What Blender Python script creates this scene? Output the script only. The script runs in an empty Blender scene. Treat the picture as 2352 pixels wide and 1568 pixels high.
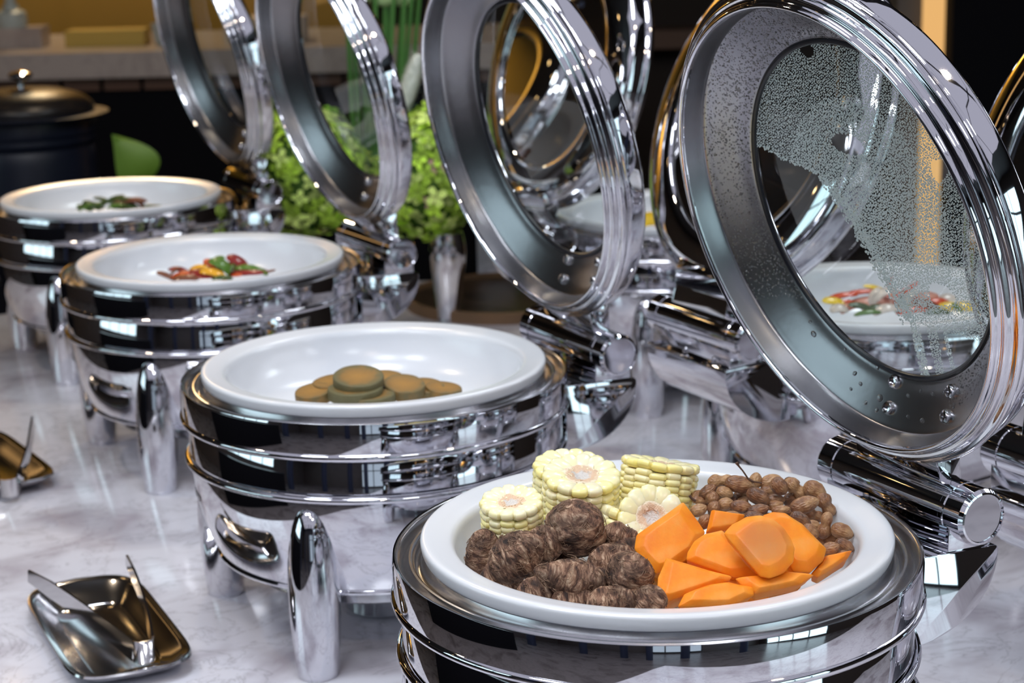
import bpy, bmesh, math, random
import numpy as np
from mathutils import Vector, Matrix, noise
random.seed(7); rng = np.random.default_rng(7)
PI = math.pi
C = bpy.context.scene.collection
sc = bpy.context.scene

# ---------------------------------------------------------------- camera, world, light, exposure
TT = 0.86                 # table top height
RIM = TT + 0.29           # height of the serving bowl rims
CH = RIM + 0.5075         # camera height
F_PX, PITCH, ROLL = 4329.1, 0.2377, -0.025
cam = bpy.data.cameras.new('camera'); co = bpy.data.objects.new('camera', cam); C.objects.link(co)
cam.sensor_width = 36; cam.lens = 36 * F_PX / 2352
co.location = (0, 0, CH)
co.rotation_euler = (Matrix.Rotation(PI / 2 - PITCH, 3, 'X') @ Matrix.Rotation(ROLL, 3, 'Z')).to_euler()
cam.clip_start = 0.05
cam.dof.use_dof = True; cam.dof.focus_distance = 1.47; cam.dof.aperture_fstop = 9.5
sc.camera = co
sc.view_settings.view_transform = 'Standard'; sc.view_settings.look = 'None'
sc.view_settings.gamma = 1; sc.view_settings.use_curve_mapping = False
sc.view_settings.exposure = -0.2
w = bpy.data.worlds.new('world'); sc.world = w; w.use_nodes = True
w.node_tree.nodes['Background'].inputs[0].default_value = (0.5, 0.55, 0.7, 1)
w.node_tree.nodes['Background'].inputs[1].default_value = 0.02
PANEL_E, WINDOW_E, SPOT_E = 0.72, 2.4, 18.0
for i_, (lx, ly, le, sz, warm) in enumerate([(-1.3, 0.7, 19, .6, 0), (0.1, -0.3, 9, .15, 1), (-0.3, 1.7, 19, .6, 0), (-1.5, 2.6, 10, .15, 1), (0.8, 3.2, 17, .6, 0), (1.25, 1.1, 9, .15, 1), (-0.5, 3.9, 12, .15, 1), (1.1, -0.9, 15, .6, 0), (-0.4, 0.5, 16, .6, 0)]):  # overhead lamps added for brightness; small warm ones give gold sparkles
    ld = bpy.data.lights.new('added_ceiling_lamp', 'AREA'); ld.shape = 'DISK'; ld.size = sz; ld.energy = le; ld.color = (1.0, 0.80, 0.58) if warm else (0.90, 0.95, 1.0)
    lo = bpy.data.objects.new('added_ceiling_lamp', ld); C.objects.link(lo); lo.location = (lx, ly, 3.12)

# ---------------------------------------------------------------- camera maths (places points in the room)
def at(px, py, y=None, z=None):
    """room point seen at a photo pixel, at depth y or at height z above the bowl-rim level"""
    X, Y = px - 1176, py - 784
    cr, sr = math.cos(ROLL), math.sin(ROLL)
    X, Y = (X * cr + Y * sr) / F_PX, (-X * sr + Y * cr) / F_PX
    c, s = math.cos(PITCH), math.sin(PITCH)
    r = Vector((X, c - Y * s, -s - Y * c))
    t = y / r.y if y is not None else (z - 0.5075) / r.z
    return Vector((0, 0, CH)) + r * t

# ---------------------------------------------------------------- materials
def new_mat(name):
    m = bpy.data.materials.new(name); m.use_nodes = True
    return m, m.node_tree.nodes, m.node_tree.links, m.node_tree.nodes['Principled BSDF']
def mat(name, col, rough=0.5, metal=0.0, bump=0, bscale=200, var=0.0, vscale=20, **kw):
    m, N, L, b = new_mat(name)
    b.inputs['Base Color'].default_value = (*col, 1); b.inputs['Roughness'].default_value = rough
    b.inputs['Metallic'].default_value = metal
    for k, v in kw.items(): b.inputs[k.replace('_', ' ')].default_value = v
    tc = N.new('ShaderNodeTexCoord')
    if bump:
        n = N.new('ShaderNodeTexNoise'); n.inputs['Scale'].default_value = bscale
        L.new(tc.outputs['Object'], n.inputs['Vector'])
        bp = N.new('ShaderNodeBump'); bp.inputs['Strength'].default_value = bump; bp.inputs['Distance'].default_value = 0.002
        L.new(n.outputs['Fac'], bp.inputs['Height']); L.new(bp.outputs['Normal'], b.inputs['Normal'])
    if var:
        n = N.new('ShaderNodeTexNoise'); n.inputs['Scale'].default_value = vscale; n.inputs['Detail'].default_value = 5
        L.new(tc.outputs['Object'], n.inputs['Vector'])
        mx = N.new('ShaderNodeMix'); mx.data_type = 'RGBA'
        mx.inputs[6].default_value = (*[c * (1 - var) for c in col], 1); mx.inputs[7].default_value = (*[min(1, c * (1 + var)) for c in col], 1)
        L.new(n.outputs['Fac'], mx.inputs[0]); L.new(mx.outputs[2], b.inputs['Base Color'])
    return m
def emis(name, col, s):
    m, N, L, b = new_mat(name); N.remove(b)
    e = N.new('ShaderNodeEmission'); e.inputs[0].default_value = (*col, 1); e.inputs[1].default_value = s
    L.new(e.outputs[0], N['Material Output'].inputs[0]); return m
def ramp(N, stops):
    r = N.new('ShaderNodeValToRGB'); e = r.color_ramp.elements
    while len(e) < len(stops): e.new(0.5)
    for q, (p, c) in zip(e, stops): q.position = p; q.color = (*c, 1)
    return r
M = {}
M['chrome'] = mat('polished steel', (0.70, 0.70, 0.74), 0.035, 1)
M['steel'] = mat('satin steel', (0.62, 0.62, 0.65), 0.16, 1, bump=0.02, bscale=60)
M['panrim'] = mat('soft satin steel', (0.52, 0.52, 0.55), 0.22, 1)
M['lining'] = mat('brushed steel', (0.30, 0.30, 0.32), 0.27, 1, bump=0.05, bscale=90)
M['porcelain'] = mat('white glazed porcelain', (0.70, 0.73, 0.78), 0.25, 0, Coat_Weight=0.35, Coat_Roughness=0.16)
M['rubber'] = mat('black rubber', (0.006, 0.007, 0.012), 0.3)
M['black'] = mat('matte black', (0.004, 0.004, 0.006), 0.9, Specular_IOR_Level=0.1)
M['mark'] = mat('etched grey mark', (0.10, 0.09, 0.09), 0.4, 0.3)
# thin window glass: see-through with a mirror sheen
m, N, L, b = new_mat('lid glass'); N.remove(b)
tr = N.new('ShaderNodeBsdfTransparent'); tr.inputs[0].default_value = (0.90, 0.95, 0.94, 1)
gl = N.new('ShaderNodeBsdfGlossy'); gl.inputs['Roughness'].default_value = 0.01
fr = N.new('ShaderNodeFresnel'); fr.inputs[0].default_value = 1.5
mx = N.new('ShaderNodeMixShader'); L.new(fr.outputs[0], mx.inputs[0]); L.new(tr.outputs[0], mx.inputs[1]); L.new(gl.outputs[0], mx.inputs[2])
L.new(mx.outputs[0], N['Material Output'].inputs[0]); M['glass'] = m
# water droplets: refracting beads with a little cloudy scatter
m, N, L, b = new_mat('water droplets'); N.remove(b)
g = N.new('ShaderNodeBsdfGlass'); g.inputs['IOR'].default_value = 1.33; g.inputs['Roughness'].default_value = 0.05
g.inputs['Color'].default_value = (0.93, 1, 1, 1)
t2 = N.new('ShaderNodeBsdfTranslucent'); t2.inputs[0].default_value = (0.80, 0.90, 0.91, 1)
d2 = N.new('ShaderNodeBsdfDiffuse'); d2.inputs[0].default_value = (0.74, 0.84, 0.85, 1)
m1 = N.new('ShaderNodeMixShader'); m1.inputs[0].default_value = 0.5; L.new(t2.outputs[0], m1.inputs[1]); L.new(d2.outputs[0], m1.inputs[2])
m2 = N.new('ShaderNodeMixShader'); m2.inputs[0].default_value = 0.55; L.new(g.outputs[0], m2.inputs[1]); L.new(m1.outputs[0], m2.inputs[2])
L.new(m2.outputs[0], N['Material Output'].inputs[0]); M['water'] = m
m, N, L, b = new_mat('clear water')
b.inputs['Transmission Weight'].default_value = 1; b.inputs['IOR'].default_value = 1.33; b.inputs['Roughness'].default_value = 0.02
M['clear'] = m
# marble
def marble(name, base, vein, rough, sc_=1.0):
    m, N, L, b = new_mat(name)
    tc = N.new('ShaderNodeTexCoord'); mp = N.new('ShaderNodeMapping'); mp.inputs['Rotation'].default_value = (0, 0, 0.9)
    mp.inputs['Scale'].default_value = (1.3 * sc_, 2.0 * sc_, 1 * sc_); L.new(tc.outputs['Object'], mp.inputs['Vector'])
    n0 = N.new('ShaderNodeTexNoise'); n0.inputs['Scale'].default_value = 4.2; n0.inputs['Detail'].default_value = 9; n0.inputs['Distortion'].default_value = 0.6
    L.new(mp.outputs[0], n0.inputs['Vector'])
    r1 = ramp(N, [(0.30, vein), (0.43, tuple(0.6 * a + 0.4 * c for a, c in zip(base, vein))), (0.52, base)])
    L.new(n0.outputs['Fac'], r1.inputs[0])
    n1 = N.new('ShaderNodeTexNoise'); n1.inputs['Scale'].default_value = 5.5; n1.inputs['Detail'].default_value = 10; n1.inputs['Distortion'].default_value = 2.0; n1.inputs['Roughness'].default_value = 0.6
    L.new(mp.outputs[0], n1.inputs['Vector'])
    sb = N.new('ShaderNodeMath'); sb.operation = 'SUBTRACT'; sb.inputs[1].default_value = 0.5; L.new(n1.outputs['Fac'], sb.inputs[0])
    ab = N.new('ShaderNodeMath'); ab.operation = 'ABSOLUTE'; L.new(sb.outputs[0], ab.inputs[0])
    r2 = ramp(N, [(0.0, (0.42, 0.42, 0.42)), (0.010, (0.12, 0.12, 0.12)), (0.035, (0, 0, 0))]); L.new(ab.outputs[0], r2.inputs[0])
    mx = N.new('ShaderNodeMix'); mx.data_type = 'RGBA'; L.new(r2.outputs[0], mx.inputs[0]); L.new(r1.outputs[0], mx.inputs[6])
    mx.inputs[7].default_value = (*[v * 0.5 for v in vein], 1); L.new(mx.outputs[2], b.inputs['Base Color'])
    b.inputs['Roughness'].default_value = rough; return m
M['marble'] = marble('white veined marble', (0.66, 0.66, 0.73), (0.40, 0.37, 0.42), 0.12)
M['floorstone'] = marble('taupe stone floor', (0.15, 0.135, 0.14), (0.08, 0.07, 0.072), 0.25, 0.4)
M['counterstone'] = marble('brownish marble', (0.42, 0.36, 0.34), (0.30, 0.25, 0.24), 0.3)

# ---------------------------------------------------------------- mesh helpers
def mk(name, V, Fc, m=None, parent=None, smooth=35, loc=None):
    me = bpy.data.meshes.new(name); me.from_pydata([tuple(v) for v in V], [], [tuple(f) for f in Fc]); me.update()
    if smooth:
        me.polygons.foreach_set('use_smooth', [True] * len(me.polygons))
        if smooth < 180: me.set_sharp_from_angle(angle=math.radians(smooth))
    if m: me.materials.append(M[m] if isinstance(m, str) else m)
    o = bpy.data.objects.new(name, me); C.objects.link(o)
    if parent: o.parent = parent
    if loc is not None: o.location = loc
    return o
def inst(name, src, parent, loc, rot=None, scale=None):
    o = bpy.data.objects.new(name, src.data if hasattr(src, 'data') else src); C.objects.link(o); o.parent = parent; o.location = loc
    if rot is not None: o.rotation_euler = rot
    if scale is not None: o.scale = scale
    return o
def tag(o, label=None, cat=None, group=None, kind=None):
    if label: o['label'] = label
    if cat: o['category'] = cat
    if group: o['group'] = group
    if kind: o['kind'] = kind
    return o
def empty(name, loc, rz=0.0):
    o = bpy.data.objects.new(name, None); C.objects.link(o); o.location = loc; o.rotation_euler = (0, 0, rz); o.empty_display_size = 0.05
    return o
def kids(o): return [c for c in bpy.data.objects if c.parent == o]
def copy_tree(o, parent=None, cmap=None):
    if cmap is None:
        cmap = {}
        for c in bpy.data.objects:
            if c.parent: cmap.setdefault(c.parent.name, []).append(c)
    c = o.copy(); C.objects.link(c); c.parent = parent
    for k in cmap.get(o.name, []): copy_tree(k, c, cmap)
    return c
class MB:
    def __init__(s): s.V = []; s.F = []
    def add(s, V, Fc):
        k = len(s.V); s.V += [tuple(v) for v in V]; s.F += [tuple(i + k for i in f) for f in Fc]; return s
    def box(s, a, b):
        x0, y0, z0 = a; x1, y1, z1 = b
        return s.add([(x0, y0, z0), (x1, y0, z0), (x1, y1, z0), (x0, y1, z0), (x0, y0, z1), (x1, y0, z1), (x1, y1, z1), (x0, y1, z1)],
                     [(3, 2, 1, 0), (4, 5, 6, 7), (0, 1, 5, 4), (1, 2, 6, 5), (2, 3, 7, 6), (3, 0, 4, 7)])
    def mk(s, *a, **k): return mk(a[0], s.V, s.F, *a[1:], **k)
def lathe(prof, n=96, closed=False, ctr=(0, 0), a0=0, a1=2 * PI):
    V = []; Fc = []; full = abs(a1 - a0 - 2 * PI) < 1e-6; P = list(prof); m = len(P); cols = n if full else n + 1
    for r, z in P:
        for i in range(cols):
            a = a0 + (a1 - a0) * i / n; V.append((ctr[0] + r * math.cos(a), ctr[1] + r * math.sin(a), z))
    rows = m if closed else m - 1
    for j in range(rows):
        k = (j + 1) % m
        if abs(P[j][0]) < 1e-9 and abs(P[k][0]) < 1e-9: continue
        for i in range(n):
            i2 = (i + 1) % cols
            f = (j * cols + i, j * cols + i2, k * cols + i2, k * cols + i)
            Fc.append(f)
    return V, Fc
def smoothprof(P, k=4):
    """Catmull-Rom through the profile points"""
    out = []
    for i in range(len(P) - 1):
        p0 = P[max(i - 1, 0)]; p1 = P[i]; p2 = P[i + 1]; p3 = P[min(i + 2, len(P) - 1)]
        for j in range(k):
            t = j / k
            out.append(tuple(0.5 * (2 * b + (c - a) * t + (2 * a - 5 * b + 4 * c - d) * t * t + (3 * b - a - 3 * c + d) * t ** 3) for a, b, c, d in zip(p0, p1, p2, p3)))
    out.append(P[-1]); return [(max(r, 0), z) for r, z in out]
def tube(pts, r, n=10, caps=True):
    pts = [Vector(p) for p in pts]; R = r if isinstance(r, (list, tuple)) else [r] * len(pts)
    V = []; Fc = []; up = None
    for i, p in enumerate(pts):
        d = (pts[min(i + 1, len(pts) - 1)] - pts[max(i - 1, 0)]).normalized()
        if up is None: up = d.orthogonal().normalized()
        up = (up - d * up.dot(d)).normalized(); sd = d.cross(up)
        for k in range(n):
            a = 2 * PI * k / n; V.append(p + (up * math.cos(a) + sd * math.sin(a)) * R[i])
    for i in range(len(pts) - 1):
        for k in range(n):
            Fc.append((i * n + k, i * n + (k + 1) % n, (i + 1) * n + (k + 1) % n, (i + 1) * n + k))
    if caps: Fc.append(tuple(range(n))[::-1]); Fc.append(tuple((len(pts) - 1) * n + k for k in range(n)))
    return V, Fc
def bevel_mesh(V, Fc, w, seg=2, hull=False, sub=0, nz=0.0, nsc=30, seed=0):
    bm = bmesh.new()
    vs = [bm.verts.new(v) for v in V]
    if hull:
        r = bmesh.ops.convex_hull(bm, input=vs); 
        bmesh.ops.delete(bm, geom=[e for e in r['geom_interior'] if isinstance(e, bmesh.types.BMVert)], context='VERTS')
        bmesh.ops.dissolve_limit(bm, angle_limit=math.radians(9), verts=bm.verts, edges=bm.edges)
    else:
        for f in Fc: bm.faces.new([vs[i] for i in f])
    bmesh.ops.bevel(bm, geom=list(bm.edges), offset=w, segments=seg, profile=0.5, affect='EDGES', clamp_overlap=True)
    if sub:
        bmesh.ops.triangulate(bm, faces=bm.faces)
        bmesh.ops.subdivide_edges(bm, edges=list(bm.edges), cuts=sub, use_grid_fill=True)
        for v in bm.verts:
            q = v.co * nsc + Vector((seed * 3.1, seed, 0)); n_ = noise.noise_vector(q)
            v.co += n_ * nz
    bmesh.ops.recalc_face_normals(bm, faces=bm.faces)
    bm.verts.index_update()
    Vo = [tuple(v.co) for v in bm.verts]; Fo = [tuple(v.index for v in f.verts) for f in bm.faces]
    bm.free(); return Vo, Fo
def prism(outline, y0, y1):
    """outline in (x,z) extruded over y"""
    n = len(outline); V = [(x, y0, z) for x, z in outline] + [(x, y1, z) for x, z in outline]
    Fc = [tuple(range(n)), tuple(range(2 * n - 1, n - 1, -1))] + [(i, i + n, (i + 1) % n + n, (i + 1) % n) for i in range(n)]
    return V, Fc
def struct(o): o['kind'] = 'structure'; return o

# ================================================================= THE ROOM
fl = struct(MB().box((-6, -5, -0.05), (5, 9.2, 0)).mk('floor', 'floorstone', smooth=0))
struct(MB().box((-6, -5, 3.2), (5, 9.2, 3.3)).mk('ceiling', mat('dark ceiling', (0.05, 0.045, 0.05), 0.8), smooth=0))
M['walldark'] = mat('dark brown wall', (0.035, 0.024, 0.02), 0.7)
M['wallgrey'] = mat('taupe wall', (0.09, 0.075, 0.075), 0.6, var=0.2, vscale=2)
struct(MB().box((-6, 9.0, 0), (5, 9.2, 3.2)).mk('wall_back', 'walldark', smooth=0))
struct(MB().box((-6, -5.2, 0), (5, -5, 3.2)).mk('wall_front', 'wallgrey', smooth=0))
struct(MB().box((-6.2, -5, 0), (-6, 9, 3.2)).mk('wall_left', 'wallgrey', smooth=0))
struct(MB().box((4.8, -5, 0), (5, 9, 3.2)).mk('wall_right', 'walldark', smooth=0))
# tall windows: daylight panes in dark frames
M['daylight'] = emis('window daylight', (0.70, 0.93, 1.0), WINDOW_E)
M['dimlight'] = emis('hazy window daylight', (0.70, 0.85, 1.0), 0.75)
M['frame'] = mat('dark window frame', (0.012, 0.013, 0.02), 0.35)
def window(name, o, ax, wdt, n, z0, z1, pm='daylight'):
    """ax: unit vector along the wall; window panes with mullions"""
    root = struct(empty(name, o)); root.rotation_euler = (0, 0, math.atan2(ax[1], ax[0]))
    pw = wdt / n
    for i in range(n):
        for z_a, z_b in ((z0, z0 + (z1 - z0) * 0.68), (z0 + (z1 - z0) * 0.70, z1)):
            MB().box((i * pw + 0.03, -0.02, z_a + 0.02), ((i + 1) * pw - 0.03, 0.0, z_b - 0.02)).mk('pane', pm, root, smooth=0)
    for i in range(n + 1): MB().box((i * pw - 0.03, -0.04, z0), (i * pw + 0.03, 0.04, z1)).mk('mullion', 'frame', root, smooth=0)
    for z_ in (z0, z0 + (z1 - z0) * 0.69, z1): MB().box((0, -0.04, z_ - 0.03), (wdt, 0.04, z_ + 0.03)).mk('rail', 'frame', root, smooth=0)
    return root
window('window_1', (4.75, -0.55, 0), (0, -1), 3.6, 4, 0.06, 2.7)
window('window_2', (-5.95, -1.5, 0), (0, 1), 3.9, 4, 1.25, 3.0)
window('window_3', (1.6, -4.95, 0), (-1, 0), 2.4, 3, 0.1, 2.4, 'dimlight')
# dark navy columns added behind the camera, standing in for reflected legs
M['navy'] = mat('navy cloth', (0.012, 0.018, 0.05), 0.8)
for i, (x, y, w_) in enumerate([(-2.5, -2.6, 0.28), (-1.2, -2.9, 0.25), (-0.4, -2.7, 0.2), (0.65, -3.1, 0.3), (2.6, -2.9, 0.3), (-3.9, -1.4, 0.35)]):
    V, Fc = lathe([(w_ / 2, 0), (w_ / 2, 3.2)], 20); struct(mk('trim_%d' % (i + 1), V, Fc, 'navy', loc=(x, y, 0)))
# ceiling panels given an added glow, with thin shadow gaps, and warm downlights
M['panel'] = emis('ceiling panel added glow', (0.78, 0.78, 0.93), PANEL_E)
M['spot'] = emis('warm downlight', (1.0, 0.62, 0.25), SPOT_E)
M['ltrim'] = mat('light trim', (0.02, 0.02, 0.03), 0.5)
ords = ['first', 'second', 'third', 'fourth', 'fifth', 'sixth', 'seventh', 'eighth', 'ninth', 'tenth', 'eleventh', 'twelfth', 'thirteenth', 'fourteenth',
        'fifteenth', 'sixteenth', 'seventeenth', 'eighteenth', 'nineteenth', 'twentieth']
for i in range(5):
    for j in range(6):
        if (i, j) in ((0, 5), (1, 5), (4, 5), (3, 5), (2, 5), (0, 4)): continue
        x, y = -3.2 + i * 1.42, -3.6 + j * 1.32
        o = MB().box((-0.68, -0.62, -0.03), (0.68, 0.62, 0)).mk('ceiling_panel', 'panel', smooth=0, loc=(x, y, 3.2))
        tag(o, 'pale square ceiling panel above the buffet with an added glow', 'ceiling light', 'glowing ceiling panels above the buffet')
def downlight(x, y):
    r = empty('downlight', (x, y, 3.2))
    V, Fc = lathe([(0.05, -0.012), (0.065, -0.012), (0.065, 0.0)], 20); mk('trim_ring', V, Fc, 'ltrim', r)
    V, Fc = lathe([(0, -0.008), (0.05, -0.008)], 20); mk('lamp_face', V, Fc, 'spot', r)
    tag(r, 'small round warm downlight in the ceiling', 'ceiling light', 'warm ceiling downlights')
for i in range(6):
    downlight(-3.0 + i * 1.3, 4.6); downlight(-2.4 + i * 1.3, 5.8); downlight(-3.9, -3 + i * 1.3)

# ---------------------------------------------------------------- the marble buffet table
ROW = math.radians(28)
nX, nY = math.cos(ROW), math.sin(ROW)
A_, B_, C_, D_ = (0.1121, 1.4446), (-0.1532, 2.0241), (-0.4296, 2.6622), (-0.6939, 3.2682)
E_, F_, G_ = (0.265, 2.98), (0.4615, 2.318), (0.725, 1.716)
tb = empty('buffet_table', (A_[0], A_[1], 0), ROW)
tag(tb, 'long white marble topped table carrying the two rows of chafing dishes', 'table')
mk('table_top', *bevel_mesh(*[MB().box((-0.45, -0.80, TT - 0.04), (1.30, 2.45, TT))][0:0] or (MB().box((-0.45, -0.80, TT - 0.04), (1.30, 2.45, TT)).V, MB().box((0, 0, 0), (1, 1, 1)).F), 0.004), 'marble', tb)
MB().box((-0.40, -0.75, 0), (1.23, 2.38, TT - 0.04)).mk('table_body', mat('dark brown veneer', (0.05, 0.032, 0.024), 0.4), tb, smooth=0)

# ================================================================= CHAFING DISHES
RZ = 0.29
def body_text(txt, size, r, a0, z0, parent):
    cu = bpy.data.curves.new('mark', 'FONT'); cu.body = txt; cu.size = size; cu.align_x = 'CENTER'; cu.extrude = 0.0002
    t = bpy.data.objects.new('mark', cu); C.objects.link(t)
    bpy.context.view_layer.update()
    me = bpy.data.meshes.new_from_object(t.evaluated_get(bpy.context.evaluated_depsgraph_get()))
    bpy.data.objects.remove(t)
    V = []
    for v in me.vertices:
        a = a0 + v.co.x / r; rr = r - 0.06 * (-v.co.y) * 0 + v.co.z * 0.5 + 0.0004
        V.append((rr * math.cos(a), rr * math.sin(a), z0 + v.co.y))
    return V, [tuple(p.vertices) for p in me.polygons]

def make_chafer():
    root = empty('chafing_dish', (0, 0, TT))
    Z = lambda P: [(r, z + RZ) for r, z in P]
    # body below the frame band
    prof = [(0.2035, -0.05), (0.2065, -0.056), (0.2075, -0.088), (0.205, -0.092)] + [(0.2055, -0.098), (0.206, -0.105)] + \
        [(0.2035, -0.13), (0.199, -0.155), (0.192, -0.178), (0.183, -0.198), (0.1815, -0.2015), (0.1835, -0.2035), (0.1825, -0.206), (0.176, -0.206), (0.15, -0.206), (0, -0.206)]
    body = mk('body', *lathe(Z(prof), 128), 'chrome', root, smooth=30)
    # top frame with stepped groove
    prof = [(0.165, -0.030), (0.178, -0.027), (0.182, -0.0145), (0.1865, -0.014), (0.189, -0.022), (0.194, -0.024), (0.1965, -0.0175), (0.200, -0.0165), (0.203, -0.0215), (0.206, -0.0225),
            (0.2085, -0.0155), (0.2115, -0.0135), (0.2135, -0.0165), (0.2135, -0.0435), (0.212, -0.046), (0.2065, -0.0475), (0.205, -0.052)]
    PP = smoothprof(prof, 2)
    mk('water_pan_rim', *lathe(Z(PP[:23]), 128), 'panrim', root, smooth=40)
    mk('top_frame', *lathe(Z(PP[22:]), 128), 'chrome', root, smooth=40)
    mk('upper_bead', *lathe(Z([(0.2115 + 0.0042 * math.cos(a), -0.0485 + 0.0042 * math.sin(a)) for a in np.linspace(0, 2 * PI, 13)[:-1]]), 128, closed=True), 'chrome', root)
    mk('lower_bead', *lathe(Z([(0.2095 + 0.0036 * math.cos(a), -0.0945 + 0.0036 * math.sin(a)) for a in np.linspace(0, 2 * PI, 13)[:-1]]), 128, closed=True), 'chrome', root)
    mk('drip_pan', *lathe(Z([(0.145, -0.206), (0.148, -0.212), (0.148, -0.228), (0.144, -0.231), (0, -0.231)]), 64), 'steel', root)
    mk('fuel_burner', *lathe(Z([(0.03, -0.231), (0.045, -0.24), (0.045, -0.285), (0.04, -0.2895), (0, -0.2895)]), 32), 'steel', root)
    # bullet shaped legs
    lp = smoothprof([(0.0, -0.104), (0.008, -0.106), (0.015, -0.115), (0.0215, -0.135), (0.0255, -0.165), (0.027, -0.20), (0.0262, -0.235), (0.0240, -0.265), (0.0215, -0.2885)], 3) + [(0.0205, -0.29), (0, -0.29)]
    V, Fc = lathe(Z(lp), 32)
    l0 = None
    for k, a in enumerate((135, 225, 315, 45)):
        a = math.radians(a); p = (0.198 * math.cos(a), 0.198 * math.sin(a), 0)
        if l0 is None: l0 = mk('leg', V, Fc, 'chrome', root, loc=p, smooth=50)
        else: l0 = inst('leg', l0, root, p)
    # hinge bracket: horn shaped block
    out = [(0.196, -0.040), (0.288, -0.0445), (0.290, -0.048)] + [(0.196 + 0.093 * math.cos(t) ** 0.9, -0.05 - 0.068 * math.sin(t)) for t in np.linspace(0.12, PI / 2, 12)]
    V, Fc = prism([(x, z + RZ) for x, z in out], -0.084, 0.084)
    br = mk('hinge_bracket', *bevel_mesh(V, Fc, 0.0015), 'chrome', root, smooth=30)
    for s in (-1, 1):
        mk('screw', *lathe([(0, 0.006), (0.004, 0.005), (0.006, 0.0), (0.006, -0.002)], 16), 'chrome', br, loc=(0.279, s * 0.03 + 0.02, RZ - 0.041))
    # mount block between bracket and barrel
    V, Fc = prism([(x, z + RZ) for x, z in [(0.236, -0.043), (0.282, -0.045), (0.282, -0.012), (0.236, -0.012)]], -0.082, 0.082)
    mk('hinge_mount', *bevel_mesh(V, Fc, 0.001), 'chrome', root, smooth=30)
    # barrel along local Y
    def barrel(prof, n=48):
        V, Fc = lathe(prof, n); return [(x, z_, y_) for x, y_, z_ in V], [f[::-1] for f in Fc]
    V, Fc = barrel([(0.0235, -0.066), (0.0242, -0.068), (0.0242, -0.0685), (0.0247, -0.069), (0.0247, 0.069), (0.0242, 0.0695), (0.0242, 0.070), (0.0235, 0.072)])
    V = [(x, y, z) for x, y, z in V]
    bar = mk('hinge_barrel', V, Fc, 'chrome', root, loc=(0.259, 0, RZ - 0.012), smooth=30)
    for s in (-1, 1):
        P = [(0.0235, 0.066), (0.0246, 0.0665), (0.0246, 0.0735), (0.0238, 0.0745), (0.0246, 0.0755), (0.0246, 0.094), (0.0225, 0.0975), (0.0208, 0.098), (0.0203, 0.0965), (0, 0.0965)]
        V, Fc = barrel([(r, s * z) for r, z in P])
        mk('end_cap', V, Fc, 'chrome', root, loc=(0.259, 0, RZ - 0.012), smooth=30)
    # etched maker's marks front and back
    for a0, rr in ((PI * 0.94, 0.2), (-0.22, 0.2)):
        mb = MB()
        mb.add(*body_text('TUFFER', 0.013, 0.2035, a0, RZ - 0.135, root)); mb.add(*body_text('— — — —', 0.006, 0.2025, a0, RZ - 0.145, root))
        mb.mk('maker_mark', 'mark', root, smooth=0)
    # ---- lid, in its own frame: x away from the hinge, z = outside of the lid
    cx = 0.235
    prof = [(0.1925, -0.0090), (0.1932, -0.0125), (0.1952, -0.0140), (0.1972, -0.0125), (0.1980, -0.0090), (0.2005, -0.0075), (0.2030, -0.0083), (0.2045, -0.0065), (0.2055, -0.0022), (0.2080, -0.0014), (0.2112, -0.0008), (0.2125, 0.003), (0.2105, 0.0065), (0.2085, 0.009), (0.2095, 0.0115), (0.2095, 0.0255), (0.2080, 0.0300), (0.203, 0.0335), (0.190, 0.0385),
            (0.170, 0.0425), (0.158, 0.0425), (0.1520, 0.0412), (0.1500, 0.0385)]
    lid = mk('lid', *lathe(smoothprof(prof, 3), 144, ctr=(cx, 0)), 'chrome', root, smooth=40, loc=(0.24, 0, RZ))
    mk('inner_lining', *[(V, [f[::-1] for f in Fc]) for V, Fc in [lathe(smoothprof(LIN, 3), 144, ctr=(cx, 0))]][0], 'lining', lid, smooth=25)
    mk('glass_window', *lathe([(0, 0.0370), (0.1508, 0.0370)], 96, ctr=(cx, 0)), 'glass', lid)
    mk('gasket', *lathe([(0.1498 + 0.0026 * math.cos(a), 0.0355 + 0.0026 * math.sin(a)) for a in np.linspace(0, 2 * PI, 11)[:-1]], 96, closed=True, ctr=(cx, 0)), 'rubber', lid)
    # hinge arm: thick plate from barrel to lid
    V, Fc = prism([(-0.030, 0.010), (0.040, 0.0115), (0.052, 0.0395), (0.040, 0.0415), (0.020, 0.034), (-0.024, 0.030)], -0.056, 0.056)
    mk('hinge_arm', *bevel_mesh(V, Fc, 0.0012), 'chrome', lid, smooth=30)
    # bolts through the lining
    for a_, v_ in ((-0.157, -0.006), (-0.177, -0.006), (-0.146, 0.072), (-0.164, 0.073)):
        r_ = math.hypot(a_, v_); zz = lin_z(r_); mb = MB()
        mb.add(*lathe([(0.0030, -0.0028), (0.0030, -0.0044), (0.0048, -0.0040), (0.0062, -0.0020), (0.0064, 0.003)], 20))
        V, Fc = lathe([(0, -0.0015), (0.0029, -0.0015), (0.0029, -0.0044)], 6); mb.add(V, Fc)
        b_ = mb.mk('bolt', 'steel', lid, smooth=40, loc=(cx + a_, v_, zz))
        nrm = lin_n(r_); q = Vector((nrm[0] * a_ / r_, nrm[0] * v_ / r_, nrm[1])); b_.rotation_euler = Vector((0, 0, -1)).rotation_difference(q).to_euler()
    # handle opposite the hinge: two flared posts and a grip bar
    hb = MB()
    for s in (-1, 1):
        P = [(0.0105, 0.0), (0.009, 0.002), (0.0062, 0.006), (0.0055, 0.012), (0.0055, 0.040)]
        V, Fc = lathe(P, 20); V = [(cx + 0.1935 + z * 1.35, s * 0.068 + x, 0.019 + y) for x, y, z in V]; hb.add(V, [f[::-1] for f in Fc])
    hd = hb.mk('handle', 'chrome', lid, smooth=40)
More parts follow.
